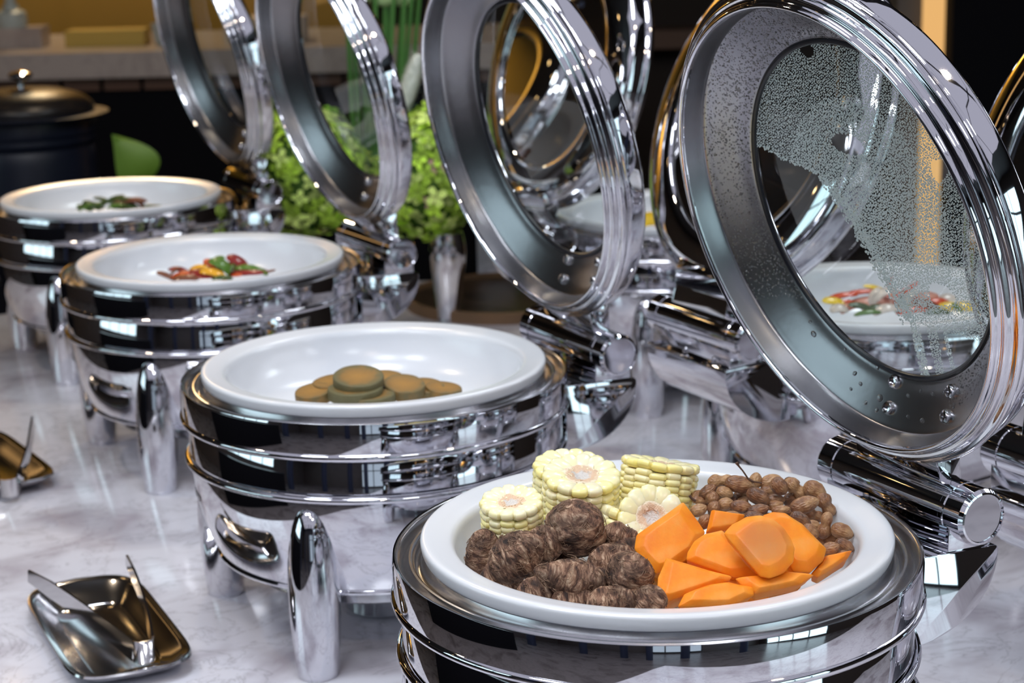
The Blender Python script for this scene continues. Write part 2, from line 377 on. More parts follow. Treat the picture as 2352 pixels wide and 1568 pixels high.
    V, Fc = tube([(cx + 0.2475 - 0.004 * (t / 0.095) ** 2, t, 0.021) for t in np.linspace(-0.095, 0.095, 15)], [0.006 + 0.0025 * (1 - (t / 0.095) ** 2) for t in np.linspace(-0.095, 0.095, 15)], 14)
    mk('grip', V, Fc, 'chrome', hd)
    return root, lid
LIN = [(0.1930, -0.0105), (0.1916, 0.0), (0.1907, 0.0092), (0.1888, 0.0118), (0.1840, 0.0150), (0.1730, 0.0225), (0.1620, 0.0295), (0.1530, 0.0335), (0.1508, 0.0360)]
def lin_z(r): return float(np.interp(r, [p[0] for p in LIN[::-1]], [p[1] for p in LIN[::-1]]))
def lin_n(r):
    d = (lin_z(r + 0.003) - lin_z(r - 0.003)) / 0.006; l = math.hypot(d, 1); return (d / l, -1 / l)
def lid_rot(al):
    a = math.radians(al)
    u = Vector((-math.cos(a), 0, math.sin(a))); w_ = Vector((math.sin(a), 0, math.cos(a))); v = w_.cross(u)
    return Matrix((u, v, w_)).transposed().to_euler()
ch0, lid0 = make_chafer()
SPEC = [('A', A_, 28, 74, 'nearest polished chafing dish, its open lid window beaded with steam'),
        ('B', B_, 28, 77, 'second chafing dish of the left row, holding the bowl of flat green cakes'),
        ('C', C_, 28, 77, 'third chafing dish of the left row, holding the bowl of red and green peppers'),
        ('D', D_, 28, 77, 'farthest chafing dish of the left row, below the bowl of green stir fry'),
        ('E', E_, 208, 76, 'far chafing dish of the right row, below the bowl of yellow and red fruit'),
        ('F', F_, 208, 70, 'right row chafing dish seen through the steamy lid, holding the seafood salad'),
        ('G', G_, 208, 74, 'chafing dish at the right edge of the photo, only its lid and hinge showing')]
DISH = {}
for k, pos, rz, al, lab in SPEC:
    if k == 'A': o, l = ch0, lid0
    else:
        o = copy_tree(ch0); l = [c for c in kids(o) if c.name.startswith('lid')][0]
    o.location = (pos[0], pos[1], TT); o.rotation_euler = (0, 0, math.radians(rz)); l.rotation_euler = lid_rot(al)
    tag(o, lab, 'chafing dish', 'open roll-top chafing dishes on the marble table'); DISH[k] = (o, l)
# serving bowls
BP = smoothprof([(0.0, -0.066), (0.07, -0.0655), (0.11, -0.062), (0.137, -0.052), (0.153, -0.036), (0.1605, -0.018), (0.1625, -0.0085), (0.1655, -0.0042), (0.170, -0.0026), (0.178, -0.0012), (0.1865, 0.0), (0.1898, -0.002), (0.190, -0.006), (0.1885, -0.0115), (0.185, -0.0135),
                 (0.170, -0.0145), (0.165, -0.03), (0.148, -0.056), (0.11, -0.070), (0.0, -0.072)], 3)
BLAB = {'A': 'white round bowl heaped with corn, taro, sweet potato and peanuts', 'B': 'white round bowl holding a low pile of green cakes',
        'C': 'white round bowl holding red, yellow and green peppers', 'D': 'white round bowl holding green stir fry, farthest left',
        'E': 'white round bowl with yellow and red fruit, far right row', 'F': 'white round bowl of seafood salad seen through the steamy lid',
        'G': 'white round bowl in the chafing dish at the right edge'}
bw = None
for k, pos, rz, al, lab in SPEC:
    if bw is None: bw = mk('serving_bowl', *[(V, [f[::-1] for f in Fc]) for V, Fc in [lathe(BP, 128)]][0], 'porcelain', smooth=60)
    else: bw = bw.copy(); C.objects.link(bw)
    bw.location = (pos[0], pos[1], RIM); tag(bw, BLAB[k], 'bowl', 'white bowls in the chafing dishes')

# ---------------------------------------------------------------- condensation on the nearest lid
lidA = DISH['A'][1]; cx = 0.235
def drop_mesh(name, pts, m, parent, seg=7):
    """pts: list of (pos, normal, radius, height); low domes joined into one film of droplets"""
    n = len(pts); P = np.array([p[0] for p in pts], float); Nn = np.array([p[1] for p in pts], float); R = np.array([p[2] for p in pts]); Hh = np.array([p[3] for p in pts])
    Nn /= np.linalg.norm(Nn, axis=1, keepdims=True)
    T = np.cross(Nn, np.array([0.12, 0.3, 0.94])); T /= np.linalg.norm(T, axis=1, keepdims=True); S = np.cross(Nn, T)
    rings = [(1.0, 0.0), (0.93, 0.45), (0.62, 0.85)]
    out = np.zeros((n, len(rings) * seg + 1, 3)); an = np.arange(seg) * 2 * PI / seg
    ph = rng.uniform(0, 6, n); st = rng.uniform(0.85, 1.2, n)
    for j, (rr, hh) in enumerate(rings):
        for k in range(seg):
            ca = np.cos(an[k] + ph) * R * rr * st; sa = np.sin(an[k] + ph) * R * rr / st
            out[:, j * seg + k] = P + T * ca[:, None] + S * sa[:, None] + Nn * (Hh * hh)[:, None]
    out[:, -1] = P + Nn * Hh[:, None]
    fc = []
    for j in range(len(rings) - 1):
        for k in range(seg): fc.append((j * seg + k, j * seg + (k + 1) % seg, (j + 1) * seg + (k + 1) % seg, (j + 1) * seg + k))
    top = len(rings) * seg; tri = [((len(rings) - 1) * seg + k, (len(rings) - 1) * seg + (k + 1) % seg, top) for k in range(seg)]
    st_ = out.shape[1]; F4 = (np.array(fc)[None] + (np.arange(n) * st_)[:, None, None]).reshape(-1, 4); F3 = (np.array(tri)[None] + (np.arange(n) * st_)[:, None, None]).reshape(-1, 3)
    return mk(name, out.reshape(-1, 3).tolist(), F4.tolist() + F3.tolist(), m, parent, smooth=180)
bnd_a = [-0.16, -0.150, -0.088, -0.073, -0.039, -0.002, 0.027, 0.034, 0.05]
bnd_b = [-0.020, -0.022, -0.012, -0.002, 0.016, 0.040, 0.066, 0.110, 0.17]
pts = []; pitch = 0.0021; nrow = int(0.31 / (pitch * 0.87))
for j in range(nrow):
    for i in range(int(0.31 / pitch)):
        x = -0.155 + (i + 0.5 * (j % 2)) * pitch + random.uniform(-0.3, 0.3) * pitch; y = -0.155 + j * pitch * 0.87 + random.uniform(-0.3, 0.3) * pitch   # x: a(up), y: b (to the left in the photo)
        r = math.hypot(x, y)
        if r > 0.1480: continue
        lim = np.interp(x, bnd_a, bnd_b) + 0.005 * noise.noise(Vector((x * 60, y * 60, 3)))
        e = lim - y                       # >0 : misted side
        # runs at the foot of the pane: fingers with clear lanes between
        if x < -0.095:
            fing = math.sin((y + 0.02 * (x + 0.1)) * 300 + 1.5); 
            if fing > 0.35 - 3 * (-0.095 - x): continue
            if y < -0.072: continue
        if e < 0: continue
        if 0.01 < x < 0.06 and y > 0.03 and e < 0.004 and random.random() < 0.5: continue
        s = 1.0 + (0.45 if e < 0.02 else 0) * random.random() - 0.18 * (r > 0.10) 
        if e < 0.006 and random.random() < 0.45: continue
        if noise.noise(Vector((x * 25, y * 25, 9))) > 0.52: continue
        rad = pitch * 0.50 * s * random.uniform(0.72, 1.05)
        pts.append(((cx + x, -y, 0.0368), (0, 0, -1), rad, rad * 0.55))
o = drop_mesh('condensation', pts, 'water', lidA); o['kind'] = 'stuff'; o['label'] = 'fine water beads misting the lid window'
pts = []
for k in range(9000):
    th = random.uniform(0, 2 * PI); r = random.uniform(0.153, 0.190)
    x, y = r * math.cos(th), r * math.sin(th)
    dens = 0.95 if (x > 0.02 and y > -0.03) else (0.8 if (y > 0.06 and x > -0.10) else (0.55 if (y < -0.07 and r < 0.175) else 0.0))
    if random.random() > dens: continue
    rad = random.uniform(0.0004, 0.00095); nn = lin_n(r); pts.append(((cx + x, -y, lin_z(r)), (nn[0] * x / r, -nn[0] * y / r, nn[1]), rad, rad * 0.6))
o = drop_mesh('lining_mist', pts, 'clear', lidA); o['kind'] = 'stuff'
pts = []
for a_, b_, rd in [(-0.13, 0.105, .0028), (-0.158, 0.055, .0022), (-0.165, 0.046, .002), (-0.172, 0.02, .0034), (-0.14, 0.07, .0016), (-0.11, 0.12, .0014), (-0.178, -0.02, .0018), (-0.170, 0.055, .0016), (-0.181, 0.02, .0022),
                   (-0.178, 0.035, .002), (-0.176, -0.04, .0024), (-0.155, -0.045, .002), (-0.15, -0.06, .0018), (-0.12, 0.11, .0017), (-0.164, -0.013, .0018), (-0.157, -0.028, .0015), (-0.15, 0.03, .0018), (-0.159, 0.008, .0016)]:
    r = math.hypot(a_, b_); nn = lin_n(r); pts.append(((cx + a_, -b_, lin_z(r)), (nn[0] * a_ / r, -nn[0] * b_ / r, nn[1]), rd, rd * 0.6))
o = drop_mesh('water_drops', pts, 'clear', lidA, 14); o['kind'] = 'stuff'

# ================================================================= FOOD IN THE NEAREST BOWL
def frame(ax):
    ax = Vector(ax).normalized(); return Vector((0, 0, 1)).rotation_difference(ax).to_euler()
# --- corn
def kernel_mesh():
    V = []; Fc = []; nu, nv = 10, 7
    for j in range(nv + 1):
        ph = -PI / 2 + PI * j / nv
        for i in range(nu):
            th = 2 * PI * i / nu; f = lambda c, e: math.copysign(abs(c) ** e, c)
            V.append((f(math.cos(ph), 0.6) * f(math.cos(th), 0.75), f(math.cos(ph), 0.6) * f(math.sin(th), 0.75), f(math.sin(ph), 0.75)))
    for j in range(nv):
        for i in range(nu): Fc.append((j * nu + i, j * nu + (i + 1) % nu, (j + 1) * nu + (i + 1) % nu, (j + 1) * nu + i))
    return V, Fc
m, N, L, b = new_mat('waxy corn kernel')
tc = N.new('ShaderNodeTexCoord'); oi = N.new('ShaderNodeObjectInfo')
sx = N.new('ShaderNodeSeparateXYZ'); L.new(tc.outputs['Object'], sx.inputs[0])
r1 = ramp(N, [(0.0, (0.92, 0.80, 0.42)), (0.45, (0.93, 0.82, 0.40)), (1.0, (0.94, 0.87, 0.54))])
mr = N.new('ShaderNodeMapRange'); mr.inputs[1].default_value = -1; mr.inputs[2].default_value = 1; L.new(sx.outputs[2], mr.inputs[0]); L.new(mr.outputs[0], r1.inputs[0])
hs = N.new('ShaderNodeHueSaturation'); L.new(r1.outputs[0], hs.inputs['Color'])
mr2 = N.new('ShaderNodeMapRange'); mr2.inputs[3].default_value = 0.96; mr2.inputs[4].default_value = 1.06; L.new(oi.outputs['Random'], mr2.inputs[0]); L.new(mr2.outputs[0], hs.inputs['Value'])
mr3 = N.new('ShaderNodeMapRange'); mr3.inputs[3].default_value = 0.75; mr3.inputs[4].default_value = 1.25; L.new(oi.outputs['Random'], mr3.inputs[0]); L.new(mr3.outputs[0], hs.inputs['Saturation'])
L.new(hs.outputs[0], b.inputs['Base Color']); b.inputs['Roughness'].default_value = 0.22
b.inputs['Subsurface Weight'].default_value = 0.35; b.inputs['Subsurface Radius'].default_value = (0.01, 0.008, 0.003); b.inputs['Subsurface Scale'].default_value = 0.4
M['kernel'] = m
m, N, L, b = new_mat('cut corn cob')
tc = N.new('ShaderNodeTexCoord'); sx = N.new('ShaderNodeSeparateXYZ'); L.new(tc.outputs['Object'], sx.inputs[0])
cb = N.new('ShaderNodeCombineXYZ'); L.new(sx.outputs[0], cb.inputs[0]); L.new(sx.outputs[1], cb.inputs[1])
ln = N.new('ShaderNodeVectorMath'); ln.operation = 'LENGTH'; L.new(cb.outputs[0], ln.inputs[0])
nz = N.new('ShaderNodeTexNoise'); nz.inputs['Scale'].default_value = 7; nz.inputs['Detail'].default_value = 8; L.new(tc.outputs['Object'], nz.inputs['Vector'])
ad = N.new('ShaderNodeMath'); ad.operation = 'MULTIPLY_ADD'; L.new(nz.outputs['Fac'], ad.inputs[0]); ad.inputs[1].default_value = 0.35; ad.inputs[2].default_value = -0.17
a2 = N.new('ShaderNodeMath'); L.new(ln.outputs['Value'], a2.inputs[0]); L.new(ad.outputs[0], a2.inputs[1])
r1 = ramp(N, [(0.0, (0.66, 0.62, 0.58)), (0.18, (0.70, 0.66, 0.62)), (0.25, (0.78, 0.55, 0.38)), (0.36, (0.74, 0.52, 0.34)), (0.44, (0.90, 0.78, 0.58)), (0.55, (0.92, 0.84, 0.60)), (0.75, (0.85, 0.78, 0.42))])
L.new(a2.outputs[0], r1.inputs[0]); L.new(r1.outputs[0], b.inputs['Base Color']); b.inputs['Roughness'].default_value = 0.4
n3 = N.new('ShaderNodeTexNoise'); n3.inputs['Scale'].default_value = 22; n3.inputs['Detail'].default_value = 6; L.new(tc.outputs['Object'], n3.inputs['Vector'])
bp = N.new('ShaderNodeBump'); bp.inputs['Strength'].default_value = 0.9; bp.inputs['Distance'].default_value = 0.0012; L.new(n3.outputs['Fac'], bp.inputs['Height']); L.new(bp.outputs[0], b.inputs['Normal'])
M['cob'] = m
M['chaff'] = mat('pale chaff', (0.86, 0.74, 0.50), 0.5)
M['germ'] = mat('yellow germ', (0.95, 0.62, 0.02), 0.4)
KM = None
def corn(p, R, h, axis, nr, nl, label, roll=0.0):
    """round of corn on the cob: core, kernels in rows, top kernels cut open"""
    global KM
    nl = max(3, round(h / 0.0056)); root = empty('corn_round', p); root.rotation_euler = frame(axis); root.scale = (R, R, R); H_ = h / R
    zt = H_ / 2; V, Fc = lathe([(0, -zt), (0.70, -zt), (0.72, zt - 0.10), (0.56, zt - 0.0), (0.42, zt + 0.04), (0.22, zt + 0.01), (0.2, zt - 0.02), (0, zt - 0.02)], 40)
    bm_ = []
    for v in V:
        q = Vector(v); n_ = noise.noise(q * 5 + Vector((R * 900, 0, 0))); bm_.append((q.x, q.y, q.z + (0.05 * n_ if q.z > 0 and math.hypot(q.x, q.y) > 0.2 else 0)))
    mk('cob_core', bm_, Fc, 'cob', root, smooth=60)
    if KM is None: KM = mk('kernel', *kernel_mesh(), 'kernel', root); src = KM.data; first = True
    else: src = KM.data; first = False
    lh = H_ / nl
    for i in range(nr):
        a = 2 * PI * (i + roll) / nr; off = (0.5 * (i % 2) - 0.25) * lh * 0.7
        for j in range(nl):
            top = j == nl - 1
            z = -zt + (j + 0.5) * lh + (off if not top else off * 0.3) + random.uniform(-.04, .04) * lh
            rr = 0.80 + random.uniform(-.015, .015); sr = 0.19
            if top: rr, sr, z = 0.67, 0.33, zt - lh * 0.30 + off * 0.2
            if i == 0 and j == 0 and first: k = KM
            else: k = inst('kernel', KM, root, (0, 0, 0))
            k.location = (rr * math.cos(a), rr * math.sin(a), z); k.rotation_euler = (random.uniform(-.08, .08), random.uniform(-.1, .1) - (0.18 if top else 0), a)
            k.scale = (sr, PI * (1.02 if top else 0.94) / nr * random.uniform(0.98, 1.1), lh * (0.60 if not top else 0.80))
    mb = MB(); mg = MB()
    for q in range(70):
        a = random.uniform(0, 2 * PI); r_ = random.uniform(0.25, 0.62); s = random.uniform(0.03, 0.09); c_ = Vector((r_ * math.cos(a), r_ * math.sin(a), zt + 0.02))
        d = Vector((math.cos(a + random.uniform(-1, 1)), math.sin(a + random.uniform(-1, 1)), random.uniform(0.1, 1.0))).normalized() * s; e = Vector((-d.y, d.x, 0)) * 0.5
        mb.add([c_ - e, c_ + e, c_ + d + e * 0.4, c_ + d - e * 0.3], [(0, 1, 2, 3)])
    mb.mk('chaff', 'chaff', root, smooth=0)['kind'] = 'stuff'
    for q in range(4):
        a = 2 * PI * (random.randrange(nr) + roll) / nr; V, Fc = kernel_mesh(); ca, sa = math.cos(a), math.sin(a)
        mg.add([((0.70 + 0.07 * x) * ca - 0.035 * y * sa, (0.70 + 0.07 * x) * sa + 0.035 * y * ca, zt + 0.055 + 0.02 * z) for x, y, z in V], Fc)
    mg.mk('germ', 'germ', root)
    return tag(root, label, 'corn', 'pieces of corn on the cob')
sc_ = lambda px, y: px * y / F_PX
corn(at(1308, 1112, y=1.555), sc_(93, 1.54), 0.034, (0.05, -0.15, 1), 14, 6, 'pale corn round at the very back left, partly behind another corn round')
corn(at(1333, 1138, y=1.505), sc_(97, 1.50), 0.040, (0.06, -0.22, 1), 14, 6, 'tallest pale corn round, standing upright behind the round taro', 0.3)
corn(at(1510, 1115, y=1.545), sc_(99, 1.53), 0.038, (0.18, 0.22, 1), 14, 5, 'corn round beside the peanuts, its cut face tilted away', 0.2)
corn(at(1494, 1197, y=1.470), sc_(84, 1.45), 0.026, (0.0, -0.85, 0.62), 12, 3, 'small corn round leaning so its cut face shows, above the sweet potato', 0.1)
corn(at(1177, 1192, y=1.455), sc_(79, 1.45), 0.032, (-0.04, -0.20, 1), 13, 4, 'yellowest corn round, at the left above the taro', 0.4)
corn(at(1420, 1215, y=1.478), sc_(60, 1.48), 0.03, (0.3, 0.2, 1), 12, 4, 'corn round mostly hidden low between the tall corn and the taro')

# --- taro
m, N, L, b = new_mat('hairy taro skin')
tc = N.new('ShaderNodeTexCoord'); mp = N.new('ShaderNodeMapping'); mp.inputs['Scale'].default_value = (80, 80, 230); L.new(tc.outputs['Object'], mp.inputs['Vector'])
n0 = N.new('ShaderNodeTexNoise'); n0.inputs['Scale'].default_value = 1.0; n0.inputs['Detail'].default_value = 9; n0.inputs['Distortion'].default_value = 0.7; n0.inputs['Roughness'].default_value = 0.7; L.new(mp.outputs[0], n0.inputs['Vector'])
n1 = N.new('ShaderNodeTexNoise'); n1.inputs['Scale'].default_value = 60; n1.inputs['Detail'].default_value = 4; L.new(tc.outputs['Object'], n1.inputs['Vector'])
r1 = ramp(N, [(0.36, (0.03, 0.014, 0.010)), (0.45, (0.14, 0.07, 0.045)), (0.53, (0.34, 0.20, 0.13)), (0.63, (0.68, 0.52, 0.38))]); L.new(n0.outputs['Fac'], r1.inputs[0])
n1.inputs['Scale'].default_value = 42; n1.inputs['Detail'].default_value = 7; r2 = ramp(N, [(0.36, (0.28, 0.24, 0.22)), (0.5, (0.85, 0.8, 0.78)), (0.62, (1.2, 1.15, 1.1))]); L.new(n1.outputs['Fac'], r2.inputs[0])
mx = N.new('ShaderNodeMix'); mx.data_type = 'RGBA'; mx.blend_type = 'MULTIPLY'; mx.inputs[0].default_value = 1; L.new(r1.outputs[0], mx.inputs[6]); L.new(r2.outputs[0], mx.inputs[7]); L.new(mx.outputs[2], b.inputs['Base Color'])
b.inputs['Roughness'].default_value = 0.62
bp = N.new('ShaderNodeBump'); bp.inputs['Strength'].default_value = 1.0; bp.inputs['Distance'].default_value = 0.003; L.new(n0.outputs['Fac'], bp.inputs['Height']); L.new(bp.outputs[0], b.inputs['Normal'])
M['taro'] = m
M['taroflesh'] = mat('peeled taro flesh', (0.42, 0.33, 0.22), 0.45, var=0.3, vscale=200)
def axis_img(ang, back=0.0):
    """direction at an angle in the photo, leaning back by 'back'"""
    a = math.radians(ang); return Vector((math.cos(a), back, math.sin(a)))
def taro(p, ra, rb, ax, label, seed, tip=0.0, rings=10, amp=0.035, fib=60):
    nu, nv = 64, 48; V = []; Fc = []
    for j in range(nv + 1):
        t = -1 + 2 * j / nv
        for i in range(nu):
            th = 2 * PI * i / nu; ph = math.asin(max(-1, min(1, t))); cr_ = math.cos(ph * 0.995)
            r = rb * cr_ * (1 - tip * max(0, t + 0.15) ** 1.3 * 0.55)
            z = ra * math.sin(ph)
            q = Vector((math.cos(th) * cr_, math.sin(th) * cr_, t * 1.3))
            k = 1 + 0.16 * noise.noise(q * 1.4 + Vector((seed * 7, 0, 0))) + 0.22 * amp * (abs(math.sin((t + 0.05 * noise.noise(q * 2)) * rings * PI / 2 + seed)) - 0.5) + 0.05 * noise.noise(q * 6 + Vector((0, seed, 0))) + 0.035 * noise.noise(q * 14 + Vector((0, seed, 0)))
            V.append((r * k * math.cos(th), r * k * math.sin(th), z))
    for j in range(nv):
        for i in range(nu): Fc.append((j * nu + i, j * nu + (i + 1) % nu, (j + 1) * nu + (i + 1) % nu, (j + 1) * nu + i))
    Fc.append(tuple(range(nu))[::-1]); Fc.append(tuple(nv * nu + i for i in range(nu)))
    o = mk('taro', V, Fc, 'taro', smooth=180, loc=p); o.rotation_euler = frame(ax)
    # fibres lying around the rings
    mb = MB()
    for q in range(fib):
        t = random.uniform(-0.9, 0.85); th = random.uniform(0, 2 * PI); dl = random.uniform(0.2, 0.7); pts = []
        for s in range(6):
            tt = t + 0.05 * s * random.uniform(-0.3, 1); a = th + dl * s / 5; cr_ = math.sqrt(max(0.02, 1 - tt * tt)) * (1 - tip * max(0, tt) ** 1.5 * 0.55)
            lift = 1.035 + (0.05 * s / 5 if q % 4 == 0 else 0)
            pts.append((rb * cr_ * lift * math.cos(a), rb * cr_ * lift * math.sin(a), ra * tt))
        mb.add(*tube(pts, 0.00028, 4, False))
    f = mb.mk('fibre', 'fibre', o, smooth=0); f['kind'] = 'stuff'
    return tag(o, label, 'taro', 'taro corms in the nearest bowl')
M['fibre'] = mat('dry taro fibre', (0.20, 0.12, 0.075), 0.7)
taro(at(1324, 1213, y=1.435), 0.0225, 0.0235, axis_img(80, -0.5), 'roundest taro corm, sitting on top of the pile', 1, rings=7, amp=0.02, fib=110)
taro(at(1309, 1327, y=1.345), 0.0290, 0.0165, axis_img(163, -0.1), 'pointed ridged taro corm lying lengthwise at the front', 2, tip=1.0, rings=22, amp=0.06)
taro(at(1444, 1325, y=1.355), 0.0200, 0.0190, axis_img(60, -0.4), 'greyish rounded taro corm touching the orange sweet potato', 3, rings=6, amp=0.02)
taro(at(1186, 1278, y=1.395), 0.0245, 0.0190, axis_img(35, 0.1), 'dark shaggy taro corm at the left, beside the upright one', 4, tip=0.3, rings=9, fib=110)
taro(at(1110, 1272, y=1.432), 0.0230, 0.0150, axis_img(85, -0.2), 'leftmost taro corm, upright with a dark knobby end', 5, tip=0.35, rings=8)
taro(at(1425, 1238, y=1.452), 0.0180, 0.0130, axis_img(-20, 0.0), 'small taro corm half hidden behind the roundest one', 6, rings=10)
taro(at(1405, 1288, y=1.405), 0.0200, 0.0140, axis_img(10), 'taro corm buried in the middle beneath the roundest one', 7, rings=10)
taro(at(1405, 1385, y=1.318), 0.0190, 0.0135, axis_img(5), 'taro corm just showing above the front rim', 8, rings=14, amp=0.05)
taro(at(1490, 1386, y=1.320), 0.0150, 0.0130, axis_img(50), 'taro corm just showing at the rim beside the orange wedge', 9, rings=12)
taro(at(1245, 1250, y=1.425), 0.0200, 0.0150, axis_img(20), 'fibrous taro corm wedged left of the roundest one', 10, rings=9)
taro(at(1240, 1370, y=1.36), 0.0200, 0.0160, axis_img(20), 'shadowed taro corm low under the pointed one', 11, rings=9)

# pieces lower in the heap that fill the gaps between the upper ones
for i, (x, y, d, a, b_, ang, lab) in enumerate([(1330, 1385, 1.34, .022, .016, 5, 'low taro corm at the bottom of the heap, left front'), (1150, 1330, 1.40, .020, .015, 30, 'low taro corm under the dark shaggy one'),
        (1380, 1350, 1.385, .022, .016, 0, 'low taro corm between the pointed and the greyish ones'), (1270, 1310, 1.44, .024, .017, 10, 'low taro corm under the centre of the taro heap'), (1440, 1280, 1.44, .022, .016, 0, 'low taro corm behind the greyish one')]):
    taro(at(x, y, y=d), a, b_, axis_img(ang), lab, 20 + i, rings=9, fib=20)

# --- sweet potato
m, N, L, b = new_mat('steamed sweet potato')
tc = N.new('ShaderNodeTexCoord'); n0 = N.new('ShaderNodeTexNoise'); n0.inputs['Scale'].default_value = 45; n0.inputs['Detail'].default_value = 6; L.new(tc.outputs['Object'], n0.inputs['Vector'])
r1 = ramp(N, [(0.30, (0.80, 0.20, 0.008)), (0.5, (0.86, 0.28, 0.016)), (0.72, (0.86, 0.36, 0.07))]); L.new(n0.outputs['Fac'], r1.inputs[0]); L.new(r1.outputs[0], b.inputs['Base Color'])
b.inputs['Roughness'].default_value = 0.42; b.inputs['Specular IOR Level'].default_value = 0.3; b.inputs['Subsurface Weight'].default_value = 0.3; b.inputs['Subsurface Radius'].default_value = (0.012, 0.004, 0.001); b.inputs['Subsurface Scale'].default_value = 0.4
n1 = N.new('ShaderNodeTexNoise'); n1.inputs['Scale'].default_value = 500; n1.inputs['Detail'].default_value = 3; L.new(tc.outputs['Object'], n1.inputs['Vector'])
bp = N.new('ShaderNodeBump'); bp.inputs['Strength'].default_value = 0.25; bp.inputs['Distance'].default_value = 0.0006; L.new(n1.outputs['Fac'], bp.inputs['Height']); L.new(bp.outputs[0], b.inputs['Normal'])
M['sweet'] = m
m2_ = m.copy(); m2_.name = 'browned sweet potato'; N2, L2 = m2_.node_tree.nodes, m2_.node_tree.links
tc = [q for q in N2 if q.type == 'TEX_COORD'][0]; ln = N2.new('ShaderNodeVectorMath'); ln.operation = 'LENGTH'; L2.new(tc.outputs['Object'], ln.inputs[0])
r9 = ramp(N2, [(0.0, (0.8, 0.8, 0.8)), (0.016, (0.6, 0.6, 0.6)), (0.023, (0, 0, 0))]); L2.new(ln.outputs['Value'], r9.inputs[0])
mx = N2.new('ShaderNodeMix'); mx.data_type = 'RGBA'; L2.new(r9.outputs[0], mx.inputs[0]); L2.new([q for q in N2 if q.type == 'VALTORGB'][0].outputs[0], mx.inputs[6]); mx.inputs[7].default_value = (0.46, 0.17, 0.055, 1)
L2.new(mx.outputs[2], N2['Principled BSDF'].inputs['Base Color']); M['sweetbrown'] = m2_
def chunk(poly, y0, slope, th, label, seed, back=(0.0, 0.8, -0.7), shrink=0.85):
    cpx = sum(p[0] for p in poly) / len(poly); cpy = sum(p[1] for p in poly) / len(poly)
    fr_ = [at(x, y, y=y0 + (cpy - y) / F_PX * 1.4 * slope) for x, y in poly]
    c0 = sum(fr_, Vector()) / len(fr_); bk = Vector(back).normalized() * th
    pts = [q - c0 for q in fr_] + [(q - c0) * shrink + bk for q in fr_] + [(q - c0) * 0.7 + Vector((0, -0.0035, 0.0035)) for q in fr_]
    V, Fc = bevel_mesh(pts, None, 0.0011, 2, hull=True, sub=2, nz=0.0006, nsc=70, seed=seed)
    o = mk('sweet_potato_chunk', V, Fc, 'sweetbrown' if 'browned' in label else 'sweet', smooth=50, loc=c0)
    return tag(o, label, 'sweet potato', 'sweet potato pieces in the nearest bowl')
SP = [
 ([(1570, 1150), (1621, 1221), (1600, 1262), (1574, 1287), (1535, 1310), (1507, 1318), (1470, 1285), (1456, 1260), (1462, 1228)], 1.415, 0.8, 0.020, 'large pointed sweet potato slab at the left, beside the small corn round'),
 ([(1634, 1170), (1672, 1174), (1712, 1181), (1700, 1215), (1663, 1222), (1621, 1224), (1625, 1203)], 1.435, 0.6, 0.020, 'small squared sweet potato block in front of the peanuts'),
 ([(1576, 1286), (1578, 1268), (1594, 1243), (1620, 1225), (1659, 1217), (1703, 1261), (1745, 1322), (1688, 1326), (1638, 1303)], 1.375, 1.0, 0.022, 'thick sweet potato piece in the middle, under the top slice'),
 ([(1661, 1225), (1681, 1203), (1714, 1185), (1746, 1182), (1775, 1190), (1801, 1212), (1817, 1235), (1827, 1261), (1822, 1292), (1801, 1315), (1768, 1328), (1746, 1324), (1725, 1304), (1703, 1264)], 1.350, 0.9, 0.013, 'round topmost sweet potato slice with a browned middle'),
 ([(1750, 1183), (1775, 1174), (1804, 1177), (1844, 1203), (1877, 1239), (1899, 1261), (1891, 1288), (1862, 1314), (1822, 1312), (1800, 1250)], 1.395, 0.9, 0.020, 'broad sweet potato slab behind and right of the top slice'),
 ([(1529, 1279), (1572, 1288), (1609, 1297), (1683, 1324), (1676, 1334), (1627, 1346), (1565, 1372), (1520, 1386), (1507, 1382), (1511, 1326)], 1.340, 0.8, 0.026, 'curved sweet potato wedge at the left front, above the rim'),
 ([(1555, 1392), (1572, 1362), (1634, 1341), (1674, 1337), (1730, 1348), (1733, 1366), (1680, 1392)], 1.322, 0.9, 0.016, 'low flat sweet potato piece nearest the front rim'),
 ([(1688, 1328), (1746, 1324), (1812, 1312), (1871, 1319), (1840, 1342), (1734, 1364), (1703, 1345)], 1.338, 1.1, 0.018, 'long thin sweet potato piece under the round top slice'),
 ([(1862, 1318), (1888, 1288), (1895, 1277), (1930, 1270), (1958, 1263), (1949, 1281), (1917, 1304), (1879, 1325)], 1.392, 1.2, 0.020, 'sweet potato sliver at the far right below the peanuts'),
]
SP += [([(1560, 1330), (1660, 1300), (1760, 1330), (1770, 1385), (1660, 1410), (1560, 1400)], 1.365, 0.5, 0.028, 'shadowed sweet potato piece low in the heap, front'),
       ([(1660, 1260), (1760, 1250), (1850, 1290), (1840, 1350), (1740, 1360), (1660, 1340)], 1.40, 0.5, 0.03, 'shadowed sweet potato piece low in the heap under the slabs'),
       ([(1480, 1290), (1540, 1270), (1620, 1290), (1600, 1350), (1520, 1360)], 1.42, 0.5, 0.03, 'shadowed sweet potato piece under the large pointed slab')]
for i, (pl, y0, sl, th, lab) in enumerate(SP): chunk(pl, y0, sl, th, lab, i + 1)

